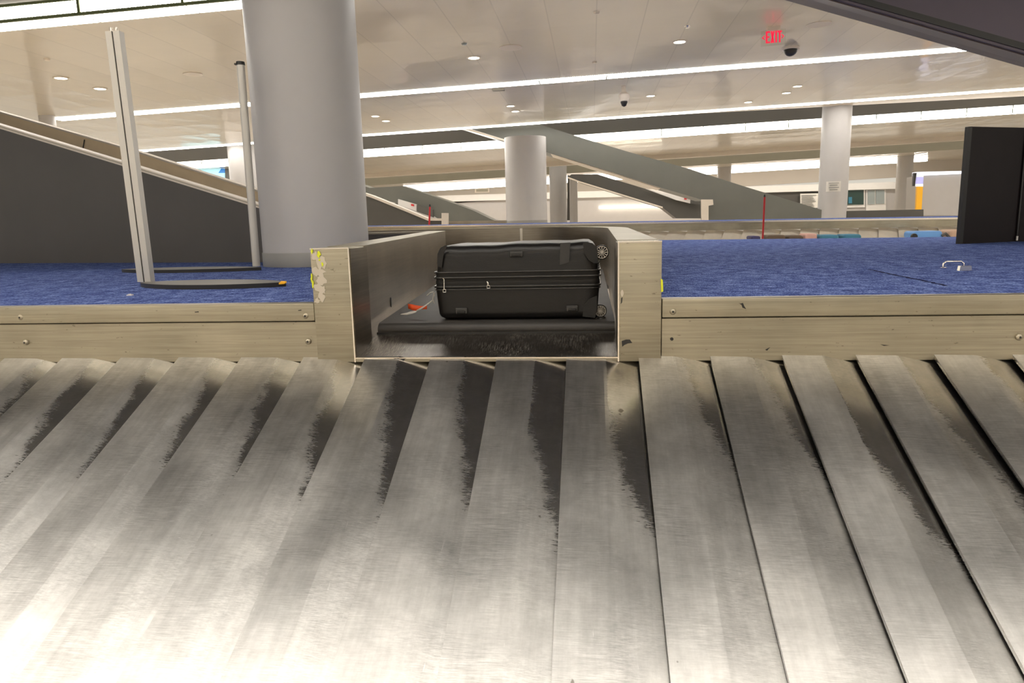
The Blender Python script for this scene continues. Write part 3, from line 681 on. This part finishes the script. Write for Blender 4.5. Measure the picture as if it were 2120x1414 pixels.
# caster wheels
def wheel(x, y, r, d, tilt=0, face_=True):
    c = S(x, y, d); 
    w = obj('caster', mesh1(lathe, c, [(r*.55, -.012), (r*.8, -.0125), (r*.95, -.009), (r, -.003), (r, .01), (r*.9, .014), (r*.4, .014)], 36, 'Y'), 'black', sc, 40)
    bm = B()
    for k in range(12):
        a = 6.2832*k/12; d_ = V(math.cos(a), 0, math.sin(a)); e = V(-d_.z, 0, d_.x)
        p0, p1 = c+d_*r*.15, c+d_*r*.80
        prism(bm, [p0+e*r*.04+V(0,-.012,0), p1+e*r*.07+V(0,-.012,0), p1-e*r*.07+V(0,-.012,0), p0-e*r*.04+V(0,-.012,0)], (0,-.002,0))
    lathe(bm, c+V(0,-.013,0), [(r*.76, .0), (r*.76, -.002), (r*.86, -.002), (r*.86, .0)], 36, 'Y')
    lathe(bm, c+V(0,-.013,0), [(.0005, .0), (.0005, -.003), (r*.2, -.003), (r*.2, .0)], 16, 'Y')
    sub('wheel_spokes', bm, 'wheel_grey', w, 40)
    bm = B(); tube(bm, [c+V(-r*1.6,.02,-.004), c+V(-r*.6,.02,.004), c+V(0,.018,0)], r*.55, 10); sub('wheel_fork', bm, 'case', w, 50)
wheel(1246, 522, .030, .035); wheel(1243, 643, .027, .06)
for (x, d) in ((1246, SD-.05), ):
    wheel(x-14, 535, .028, d)
bm = B(); c = S(1243, 662, .05); lathe(bm, c, [(.001, -.018), (.018, -.016), (.027, -.006), (.028, .004), (.02, .014), (.001, .016)], 24); obj('caster_guard', bm, 'case_gloss', sc, 60)
# carry handle at the left end
hp = [(L_-.001, YS+.16, .97), (L_-.02, YS+.17, .985), (L_-.02, YS+.30, .985), (L_-.001, YS+.31, .97)]
obj('carry_handle', mesh1(tube, hp, .009, 10), 'case_gloss', sc, 60)
# ------------------------------------------------------------------ luggage tag
tg = thing('luggage_tag', 'orange and white paper luggage tag trailing from the suitcase onto the belt', 'luggage tag', S(870, 645, .1))
def ribbon(bm, pts, w, up):
    vs = []
    for i, p in enumerate(pts):
        o = Vector(up[i]).normalized()*w[i]; vs.append((bm.verts.new(p-o), bm.verts.new(p+o)))
    for a, b in zip(vs, vs[1:]): bm.faces.new((a[0], b[0], b[1], a[1]))
def TP(x, y, d): return S(x, y, d)
bm = B(); ribbon(bm, [TP(829,651,.14), TP(842,650,.135), TP(852,647,.12), TP(862,644,.11)], [.002,.006,.008,.006], [(0,.6,.8)]*4); ribbon(bm, [TP(862,644,.11), TP(875,637,.1), TP(889,627,.09), TP(897,620,.08)], [.005,.005,.004,.003], [(.3,.2,.9)]*4)
o = obj('white_strip', bm, 'paper', tg, 60); md = o.modifiers.new('s', 'SOLIDIFY'); md.thickness = .0008
bm = B(); ribbon(bm, [TP(845,634,.13), TP(853,636,.12), TP(862,638,.115), TP(874,637,.11), TP(884,636,.105)], [.011,.013,.012,.007,.009], [(-.1,.2,.9),(0,.3,1),(.2,.3,1),(.1,.2,1),(0,.3,1)])
o = obj('orange_strip', bm, 'orange', tg, 60); md = o.modifiers.new('s', 'SOLIDIFY'); md.thickness = .0008
bm = B(); tube(bm, [TP(886,630,.09), TP(895,622,.07), TP(899,612,.05), TP(897,604,.04), TP(891,606,.05), TP(884,612,.08)], .002, 6); tube(bm, [TP(897,622,.07), TP(899,628,.06), TP(896,618,.05), TP(900,606,.04)], .0022, 6)
obj('string', bm, 'paper', tg, 60)
# ------------------------------------------------------------------ sign stands
def lens_base(bm, pl, pr, wdt, th=.022):
    a, b = Vector(pl), Vector(pr); d = (b-a); L = d.length; d.normalize(); n_ = V(-d.y, d.x, 0); k = 24; top = []
    for i in range(k+1):
        s = i/k; top.append(a+d*L*s+n_*(-wdt)*(1-(2*s-1)**2)**.8)
    for i in range(k+1):
        s = 1-i/k; top.append(a+d*L*s+n_*wdt*(1-(2*s-1)**2)**.8)
    top = top[:k+1]+top[k+2:-1]; prism(bm, [V(p.x,p.y,ZP) for p in top], (0,0,th))
def stand(label, xl, xr, yy, ybase, xt0, xt1, yt, twin, w):
    a = at_Z(xl, yy[0], ZP+.012); b = at_Z(xr, yy[1], ZP+.012)
    t = thing('sign_stand', label, 'sign stand', V(a.x, a.y, ZP), 'empty sign stands on the left carpet')
    bm = B(); lens_base(bm, a, b, w); o = obj('base', bm, 'black', t, 30)
    bm = B(); lens_base(bm, a.lerp(b, .012), b.lerp(a, .012), w*.96, .002); bmesh.ops.translate(bm, verts=bm.verts, vec=V(0,0,.0205)); sub('base_top', bm, 'base_top', o)
    return t, a, b
t1, a, b = stand('front empty sign stand with tall twin aluminium pole', 291, 592, (588,588), 0, 0, 0, 0, True, .17)
pb = at_Z(303, 583, ZP+.022); tp = at_Y(237, 66, pb.y); dlt = tp-pb
for off, wd in ((-.021, .017), (.021, .017)):
    bm = B(); prism(bm, [pb+V(off-wd,-.02,0), pb+V(off+wd,-.02,0), pb+V(off+wd,.02,0), pb+V(off-wd,.02,0)], dlt); obj('pole', bm, 'alu', t1)
bm = B(); prism(bm, [pb+V(-.005,-.012,0), pb+V(.005,-.012,0), pb+V(.005,.012,0), pb+V(-.005,.012,0)], dlt); obj('groove', bm, 'black', t1)
bm = B()
for off in (-.018, .012): cyl(bm, tp+V(off,0,0), tp+V(off,0,.022), .007, .007, 12)
obj('pole_pin', bm, 'chrome', t1)
bm = B(); rr = random.Random(9)
for i in range(6):
    q = b+V(-.03+rr.random()*.03, -.02+rr.random()*.03, .002+rr.random()*.014); box(bm, q.x-.012, q.x+.012, q.y-.008, q.y+.008, q.z-.003, q.z+.003)
obj('chipped_tip', bm, 'amber', t1)
t2, a, b = stand('rear empty sign stand with single slim pole beside the column', 252, 541, (560,556), 0, 0, 0, 0, False, .16)
pb = at_Z(531, 551, ZP+.022); tp = at_Y(498, 135, pb.y); dlt = tp-pb
bm = B(); cyl(bm, pb, tp, .027, .027, 20); obj('pole', bm, 'alu', t2, 40)
bm = B(); cyl(bm, tp, tp+V(0,0,.022), .031, .028, 16); box(bm, tp.x-.035, tp.x-.01, tp.y-.02, tp.y+.02, tp.z, tp.z+.012); obj('cap', bm, 'black', t2, 40)
bm = B(); q = at_Z(268, 612, ZP); 
for i in range(5): box(bm, q.x-.012+i*.005, q.x-.006+i*.005, q.y-.004, q.y+.006+i*.001, ZP, ZP+.004+.002*(i%3))
tag(obj('paper_scrap', bm, 'paper'), 'tiny white scrap of paper on the left carpet', 'scrap')
# ------------------------------------------------------------------ floor handle
a, b, c = at_Z(1953, 555, ZP), at_Z(1999, 555, ZP), at_Z(1995, 560, ZP)
t = thing('floor_handle', 'small steel lifting handle and metal block on the right carpet', 'handle', V(a.x, a.y, ZP))
hh = at_Y(1953, 542, a.y).z; b.y = a.y
obj('grab_bar', mesh1(tube, [V(a.x,a.y,ZP), V(a.x,a.y,hh-.01), V(a.x+.012,a.y,hh), V(b.x-.012,a.y,hh), V(b.x,a.y,hh-.01), V(b.x,a.y,ZP)], .0055, 10), 'chrome', t, 60)
bm = B(); h2 = at_Y(1995, 550, c.y).z; w0, w1 = .029, .025
prism(bm, [V(c.x-w0,c.y-.02,ZP), V(c.x+w0,c.y-.02,ZP), V(c.x+w1,c.y-.02,h2), V(c.x-w1,c.y-.02,h2)], (0,.025,0)); obj('latch_block', bm, 'chrome', t)
bm = B(); box(bm, a.x-.012, a.x+.012, a.y-.012, a.y+.012, ZP, ZP+.004); obj('foot_plate', bm, 'chrome', t)
# ------------------------------------------------------------------ black folding partition
p0, p1 = at_Z(1988, 505, ZP), at_Z(2103, 500, ZP)
t = thing('folding_partition', 'black folding partition screen standing on the carpet at the right edge', 'partition', V(p0.x, p0.y, ZP))
ztl = at_Y(2008, 262, p0.y).z; xtl = at_Y(2008, 262, p0.y).x-p0.x
d1 = (p1-p0); d1.z = 0; n_ = V(-d1.y, d1.x, 0).normalized()*.035
hgt = V(0, 0, ztl-ZP)
bm = B(); prism(bm, [p0, p1-d1.normalized()*.006, p1-d1.normalized()*.006+hgt, p0+hgt], n_); obj('panel', bm, 'screen_black', t)
p2 = p1+V(.62, -.12, 0); d2 = p2-p1
bm = B(); prism(bm, [p1+d2.normalized()*.006, p2, p2+hgt, p1+d2.normalized()*.006+hgt], n_); obj('panel', bm, 'screen_black', t)
bm = B(); prism(bm, [p0-V(.008,.004,0), p0+V(.018,-.006,0), p0+V(.018,-.006,0)+hgt, p0-V(.008,.004,0)+hgt], n_*1.1); obj('edge_profile', bm, 'black', t)
bm = B(); cyl(bm, p1+V(0,-.012,.02), p1+V(0,-.012,.0)+hgt, .008, .008, 10); obj('hinge', bm, 'case_gloss', t, 40)
bm = B(); cyl(bm, p1+V(-.005,-.024,.01), p1+V(-.005,-.024,.05), .008, .008, 10); obj('hinge_pin', bm, 'paper', t, 40)
# ================================================================== LEFT INCLINED CONVEYOR
A0, B0 = at_Z(0, 545, ZP), at_Z(540, 543, ZP); dV = (B0-A0).normalized(); nV = V(-dV.y, dV.x, 0)
if nV.y < 0: nV = -nV
def PV(x, y, off=0): return at_V(x, y, A0+nV*off, dV)
t = thing('inclined_conveyor', 'large charcoal sided inclined conveyor descending from the left behind the sign posts', 'conveyor', A0)
nc = [(-420,140), (0,266), (283,352), (538,431), (640,463)]; pts = [PV(x, y) for x, y in nc]
bm = B(); prism(bm, [V(pts[0].x,pts[0].y,ZP)]+[V(pts[-1].x,pts[-1].y,ZP)]+pts[::-1], nV*.06); obj('side_wall', bm, 'charcoal', t)
bm = B(); tp_ = [PV(x, y-8) for x, y in nc]; prism(bm, pts+tp_[::-1], nV*.1-nV*.0); bmesh.ops.translate(bm, verts=bm.verts, vec=-nV*.015); obj('near_cap', bm, 'cream', t)
bm = B(); tp_ = [PV(x, y-3.2, -.016) for x, y in nc]; t2_ = [PV(x, y-4.6, -.016) for x, y in nc]; prism(bm, tp_+t2_[::-1], -nV*.004); obj('cap_groove', bm, 'khaki', t)
fc = [(-420,108), (0,234), (278,314), (535,397), (640,432)]; q1 = [PV(x, y, 1.0) for x, y in fc]
bm = B(); prism(bm, q1+[p-V(0,0,1.1) for p in q1[::-1]], nV*.06); obj('inner_wall', bm, 'tan', t)
bm = B(); q2 = [PV(x, y-3.5, 1.0) for x, y in fc]; prism(bm, q1+q2[::-1], nV*.1); bmesh.ops.translate(bm, verts=bm.verts, vec=-nV*.02); obj('far_cap', bm, 'cream', t)
bm = B(); q3 = [p-V(0,0,.75) for p in q1]; prism(bm, [q3[0], q3[-1], q3[-1]-nV*.95, q3[0]-nV*.95], (0,0,-.05)); obj('belt', bm, 'rubber', t)
bm = B(); j = PV(174, 289, .985); prism(bm, [j, PV(176,289,.985), PV(173,307,.985), PV(171,307,.985)], -nV*.002); obj('joint', bm, 'black', t)
# ================================================================== FAR CAROUSEL
YQ = 14.0
t = thing('baggage_carousel', 'far baggage carousel with steel rail beyond the right carpet', 'baggage carousel', V(2, YQ, 0))
ra, rb, rc_, rd = at_Y(700, 470, YQ), at_Y(2500, 442, YQ), at_Y(2500, 461, YQ), at_Y(700, 489, YQ)
bm = B(); prism(bm, [rd, rc_, rb, ra], (0,.08,0)); obj('fascia_panel', bm, 'steel', t)
bm = B(); prism(bm, [ra+V(0,-.02,0), rb+V(0,-.02,0), rb+V(0,-.02,-.03), ra+V(0,-.02,-.03)], (0,.06,0)); obj('edge_trim', bm, 'steel_edge', t)
farc = at_Y(1100, 458.5, 22); farr = at_Y(2000, 440, 22)
bm = B(); prism(bm, [ra+V(0,.02,-.006), rb+V(0,.02,-.006), V(rb.x+1, 18, rb.z+.01), V(ra.x-1, 18, ra.z+.012)], (0,0,-.05)); obj('carpet_deck', bm, 'carpet', t)
k = 46
for i in range(k):
    s0_, s1__ = i/k, (i+1)/k; e0_ = rd.lerp(rc_, s0_)+V(0,-.02,-.012); e1_ = rd.lerp(rc_, s1__)+V(0,-.02,-.012); w_ = (e1_-e0_)
    bm = B(); rise_ = V(0,0,.035)
    dn = V(-.35, -1.0, -.42)
    A1, B1, C1 = e0_+rise_*.5, e0_+w_*.5+rise_*.5, e1_-rise_*.3
    for (p, q) in ((A1, B1), (B1, C1)): face(bm, [p, q, q+dn, p+dn])
    obj('plate', bm, 'farplate', t)
bm = B(); box(bm, ra.x, rb.x, YQ+.02, YQ+.08, .5, .92); obj('under_rail', bm, 'black', t)
bm = B(); box(bm, ra.x-2, rb.x+2, YQ-1.1, YQ-1.0, 0, .5); obj('skirt', bm, 'charcoal', t)
# luggage on it
def bag(name, label, cat, xa, xb, ya, m_, Y=13.2, h=.25, dep=.45, wh=False):
    a, b = at_Y(xa, ya, Y), at_Y(xb, ya, Y); t = thing(name, label, cat, V((a.x+b.x)/2, Y, a.z-h), 'luggage on the far carousel')
    bm = B(); box(bm, a.x, b.x, Y, Y+dep, a.z-h, a.z, min(.05, (b.x-a.x)*.2), 4); obj('body', bm, m_, t, 50)
    if wh:
        for zz in (a.z-.09,): 
            bm = B(); lathe(bm, V(a.x-.0, Y-.01, zz), [(.01,-.02),(.05,-.02),(.055,.02),(.01,.02)], 18, 'Y'); obj('wheel', bm, 'black', t, 40)
            bm = B(); tube(bm, [V(b.x-.02,Y,zz), V(b.x+.04,Y,zz+.04), V(b.x+.1,Y,zz-.02), V(b.x+.12,Y,zz-.1)], .025, 8); obj('handle', bm, 'dark_clad', t, 50)
    bm = B(); box(bm, a.x+.03, b.x-.03, Y-.004, Y+.01, a.z-h*.55, a.z-h*.52); obj('zip', bm, 'black', t)
    return t
M['case_sky'] = mat('sky_blue_case', (.16,.40,.85), .4); M['case_tan'] = mat('tan_bag', (.62,.42,.30), .6); M['case_navy'] = mat('navy_bag', (.05,.045,.13), .6); M['case_pink'] = mat('pink_bag', (.70,.42,.36), .6); M['case_teal'] = mat('teal_bag', (.05,.22,.34), .6); M['case_brown'] = mat('brown_bag', (.12,.08,.05), .6)
bag('suitcase', 'sky blue suitcase on the far carousel left of the black partition', 'suitcase', 1893, 1953, 479, 'case_sky', wh=True)
bag('suitcase', 'peach coloured suitcase on the far carousel touching the black partition', 'suitcase', 1968, 2010, 476, 'case_tan')
bag('duffel_bag', 'dark navy bag on the far carousel at the foot of the red pole', 'bag', 1556, 1575, 489, 'case_navy', h=.2)
bag('duffel_bag', 'brown bag on the far carousel just right of the red pole', 'bag', 1588, 1628, 487, 'case_brown', h=.2)
bag('duffel_bag', 'small dark brown bag between the red pole and the pink bag', 'bag', 1632, 1664, 487.5, 'case_brown', h=.2)
bag('duffel_bag', 'pale pink bag on the far carousel right of the brown bags', 'bag', 1668, 1693, 484, 'case_pink', h=.2)
bag('duffel_bag', 'teal patterned bag on the far carousel near its middle', 'bag', 1698, 1738, 486.5, 'case_teal', h=.2)
bag('duffel_bag', 'second teal bag left of the sky blue suitcase', 'bag', 1746, 1785, 485.5, 'case_teal', h=.2)
# red poles
for (x0, y0, x1, y1, Y, lab, zbot) in [(1583,408,1579,495,9.3,'thin red pole with black tip at the back edge of the right carpet',ZP), (890,428,888,470,17.5,'thin red pole with black tip behind the chute surround',1.1)]:
    a = at_Y(x0, y0, Y); b = at_Y(x1, y1, Y); b.z = zbot
    t = thing('marker_pole', lab, 'pole', b, 'thin red marker poles'); r = 1.9*Y/1450
    obj('rod', mesh1(cyl, b, a, r, r, 10), 'red', t, 40); obj('tip', mesh1(cyl, a, a+V(0,0,r*2.5), r*1.3, r*.8, 10), 'black', t, 40)
# ================================================================== BACKGROUND CONVEYORS
def poly_side(name, label, Y, pts, m_, dep, extra=None, cat='conveyor'):
    P = [at_Y(x, y, Y) for x, y in pts]; t = thing(name, label, cat, min(P, key=lambda p: p.z), 'sloping conveyors in the background')
    bm = B(); prism(bm, P, (0, dep, 0)); obj('casing', bm, m_, t)
    for (nm, Y_, pp, mm, dd) in (extra or []):
        bm = B(); prism(bm, [at_Y(x, y, Y_) for x, y in pp], (0, dd, 0)); obj(nm, bm, mm, t)
    return t
Ym = 23.2
poly_side('inclined_conveyor', 'long grey-green conveyor beam sloping down from the ceiling recess to the right', Ym,
  [(860,232), (965,264), (1054,291), (1135,316), (1200,335), (1271,357), (1367,388), (1455,414), (1466,414), (1467,458), (1912,449), (1912,434), (1713,438), (1551,389), (1428,350), (1303,315), (1200,284), (1113,256), (1030,231)],
  'grey_clad', 1.6, [('lower_trim_sheen', Ym-.1, [(955,261.5),(1056,292),(1056,295),(955,265.5)], 'cream', .1), ('lower_trim_sheen', Ym+.2, [(1140,318.5),(1205,339),(1271,360),(1367,391),(1367,388),(1205,335.5),(1140,316.5)], 'cream', 1.3),  # longer cream strip paints the light reflected off the beam's underside
   ('end_post', Ym-.15, [(1452,413),(1476,413),(1477,424),(1467,426),(1467,457),(1453,457)], 'cream', .1), ('end_box', Ym-.03, [(1713,437.5),(1912,433.5),(1912,449),(1713,453)], 'dark_clad', .2)])
poly_side('inclined_conveyor', 'dark conveyor beam lower down beyond the long grey-green one', 29, [(1176,366), (1183,361), (1237,361), (1337,391), (1453,423), (1453,452), (1400,452), (1372,430), (1200,376)], 'dark_clad', 1.2,
  [('lower_trim_sheen', 28.9, [(1176,366),(1200,375),(1372,428),(1372,431),(1200,378),(1176,369)], 'cream', .1), ('red_dot_panel', 28.7, [(1337,391),(1395,404),(1429,408),(1429,421),(1400,414)], 'white', .1), ('emergency_button', 28.6, [(1417,408),(1422,408),(1422,413),(1417,413)], 'red', .1), ('end_box', 28.6, [(1430,408),(1453,414),(1453,425),(1430,421)], 'dark_clad', .1)])
poly_side('inclined_conveyor', 'grey conveyor beam sloping down left of the mid-distance column', 25, [(740,380), (765,389), (833,385), (917,413), (978,435), (1017,454), (1040,462), (925,463), (885,440), (840,424), (765,409), (740,401)], 'grey_clad', 1.2,
  [('red_dot_panel', 24.8, [(824,412),(862,423),(862,437),(824,424)], 'white', .1), ('emergency_button', 24.7, [(851,422),(856,423),(856,427),(851,426)], 'red', .1), ('end_box', 24.7, [(863,424),(897,434),(897,450),(863,438)], 'dark_clad', .1)])
poly_side('inclined_conveyor', 'dark sided conveyor with pale cap beside the large column', 20, [(740,400), (768,408), (840,437), (886,456), (914,457), (914,474), (740,474)], 'dark_clad', .3,
  [('pale_cap', 19.9, [(740,395),(768,404),(840,433),(886,452),(914,452),(914,457),(886,457),(840,438),(768,409),(740,400)], 'cream', .4), ('end_post', 19.8, [(914,441),(926,441),(926,469),(914,469)], 'cream', .2)])
# low dark box / barriers left of column 2
bm = B(); prism(bm, [at_Y(926,458,21), at_Y(1047,456,21), at_Y(1047,464,21), at_Y(926,466,21)], (0,.3,0)); tag(obj('steel_barrier', bm, 'steel_in'), 'low brushed steel barrier behind the chute left of the mid-distance column', 'barrier')
# far screens
t = thing('display_screen', 'pale blue display screen glimpsed above the left inclined conveyor', 'screen', at_Y(430,360,27))
bm = B(); prism(bm, [at_Y(385,349,27), at_Y(465,350,27), at_Y(465,385,27), at_Y(385,385,27)], (0,.1,0)); obj('screen', bm, 'cyan', t)
bm = B(); prism(bm, [at_Y(458,349,26.95), at_Y(465.5,350,26.95), at_Y(465.5,358,26.95), at_Y(452,358,26.95)], (0,.02,0)); obj('blue_corner', bm, 'blue_lit', t)
bm = B(); prism(bm, [at_Y(466,349,26.9), at_Y(475,349,26.9), at_Y(478,385,26.9), at_Y(466,385,26.9)], (0,.2,0)); obj('frame', bm, 'dark_clad', t)
# post pair
bm = B(); prism(bm, [at_Y(1175,363,35), at_Y(1180,363,35), at_Y(1179.5,456,35), at_Y(1174,456,35)], (0,.3,0)); tag(obj('dark_post', bm, 'dark_clad'), 'narrow dark post right of the bluish column', 'post')
bm = B(); a, b = at_Y(1187,363,34), at_Y(1187,456,34); cyl(bm, V(a.x,34,0), V(a.x,34,a.z), .19, .19, 20); tag(obj('pale_pipe', bm, 'column', None, 40), 'pale upright pipe beside the narrow dark post', 'pipe')
# far wall details
def onwall(name, label, cat, rects, Y=YW-.05, grp=None):
    a = at_Y(rects[0][1], rects[0][2], Y); t = thing(name, label, cat, a, grp)
    for (nm, x0, y0, x1, y1, m_, dy) in rects:
        bm = B(); prism(bm, [at_Y(x0,y0,Y-dy), at_Y(x1,y0-(x1-x0)*.02,Y-dy), at_Y(x1,y1-(x1-x0)*.02,Y-dy), at_Y(x0,y1,Y-dy)], (0,.05,0)); obj(nm, bm, m_, t)
    return t
onwall('wall_window', 'dark green tinted window in the far wall right of the notice column', 'window', [('frame',1750,393,1791,430,'white',0.05), ('pane',1753,394,1788,424,'dark_glass',.12), ('poster',1757,408,1764,421,'case_teal',.16)])
onwall('double_door', 'pale glazed double door in the far wall', 'door', [('frame',1793,392,1834,436,'white',.05), ('pane',1797,394,1811,423,'pale_glass',.12), ('pane',1814,394,1831,422,'pale_glass',.12)])
onwall('wall_opening', 'dark opening in the far wall above the sloping conveyor end', 'opening', [('recess',1575,399,1698,436,'dark_clad',.05)])
onwall('notice_board', 'white printed notice board beside the tall notice column', 'notice board', [('board',1657,401,1694,431,'paper',.3)]+[('printed_line',1660,404+i*3.2,1690-(i*7)%9,405.2+i*3.2,'column_base',.36) for i in range(8)])
onwall('wall_vent', 'small dark vent in the far wall left of the mid-distance column', 'vent', [('frame',983,389,1013,399,'cream',.05), ('grille',986,391.5,1010,397,'khaki',.1)])
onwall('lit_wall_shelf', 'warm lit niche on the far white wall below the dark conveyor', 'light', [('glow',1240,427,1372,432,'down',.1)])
# notice on column
p = at_Y(1725, 386, 22.1)
t = thing('paper_notice', 'white paper notice fixed to the tall column', 'notice', p)
bm = B(); prism(bm, [at_Y(1711,376,22.85), at_Y(1741,375,22.85), at_Y(1740,396,22.85), at_Y(1710,397,22.85)], (0,.01,0)); obj('sheet', bm, 'paper', t)
bm = B()
for i in range(4): prism(bm, [at_Y(1716+i%2*2,378.5+i*4.6,22.83), at_Y(1737-i%2*3,377.9+i*4.6,22.83), at_Y(1737-i%2*3,379.5+i*4.6,22.83), at_Y(1716+i%2*2,380.1+i*4.6,22.83)], (0,.01,0))
obj('printed_lines', bm, 'column_base', t)
# kiosk + screens at right
Yk = 30
t = thing('information_kiosk', 'grey boxy counter wall with a lit white top edge left of the black partition', 'kiosk', at_Y(1950, 445, Yk))
for (nm, pts, m_, dy, dd) in [('body', [(1912,363),(2030,358),(2030,446),(1908,446)], 'column', 0, 1.5), ('lit_edge', [(1898,356),(2030,353),(2030,358),(1898,364)], 'whitelit', .1, .4), ('side_panel', [(1927,366),(1940,366),(1938,400),(1926,400)], 'column_base', .01, .02)]:
    if nm == 'side_panel': continue
    bm = B(); prism(bm, [at_Y(x,y,Yk-dy) for x, y in pts], (0,dd,0)); obj(nm, bm, m_, t)
t = thing('sign_tower', 'narrow tower with lavender screen over an amber panel', 'sign', at_Y(1905, 432, Yk-.5))
for (nm, pts, m_) in [('screen', [(1899,366),(1912,366),(1911,381),(1898,381)], 'lav'), ('top_panel', [(1899,358),(1912,357),(1912,366),(1899,366)], 'whitelit'), ('lower_strip', [(1898,381),(1911,381),(1911,386),(1898,386)], 'whitelit'), ('amber_panel', [(1899,386),(1911,386),(1908,434),(1897,434)], 'amber'), ('dark_edge', [(1892,358),(1898,358),(1894,385),(1891,385)], 'black')]:
    bm = B(); prism(bm, [at_Y(x,y,Yk-.5) for x, y in pts], (0,.12,0)); obj(nm, bm, m_, t)
# ================================================================== camera, world, render look
cd = bpy.data.cameras.new('camera'); cam = bpy.data.objects.new('camera', cd); C.objects.link(cam)
cd.sensor_width = 36; cd.lens = F/2120*36; cd.clip_end = 200
R3 = Matrix((( dX.x, dX.y, dX.z), (dY.x, dY.y, dY.z), (dZ.x, dZ.y, dZ.z)))     # world rows from camera-space axes
cam.matrix_world = Matrix.Translation(CAM) @ R3.to_4x4()
bpy.context.scene.camera = cam
w = bpy.data.worlds.new('world'); bpy.context.scene.world = w; w.use_nodes = True
w.node_tree.nodes['Background'].inputs[0].default_value = (1,.93,.80,1); w.node_tree.nodes['Background'].inputs[1].default_value = .75
sc_ = bpy.context.scene
sc_.view_settings.view_transform = 'Standard'; sc_.view_settings.look = 'None'; sc_.view_settings.gamma = 1; sc_.view_settings.exposure = -0.12
sc_.cycles.use_denoising = True; sc_.cycles.max_bounces = 10; sc_.cycles.diffuse_bounces = 6; sc_.cycles.glossy_bounces = 5
sc_.cycles.sample_clamp_indirect = 6
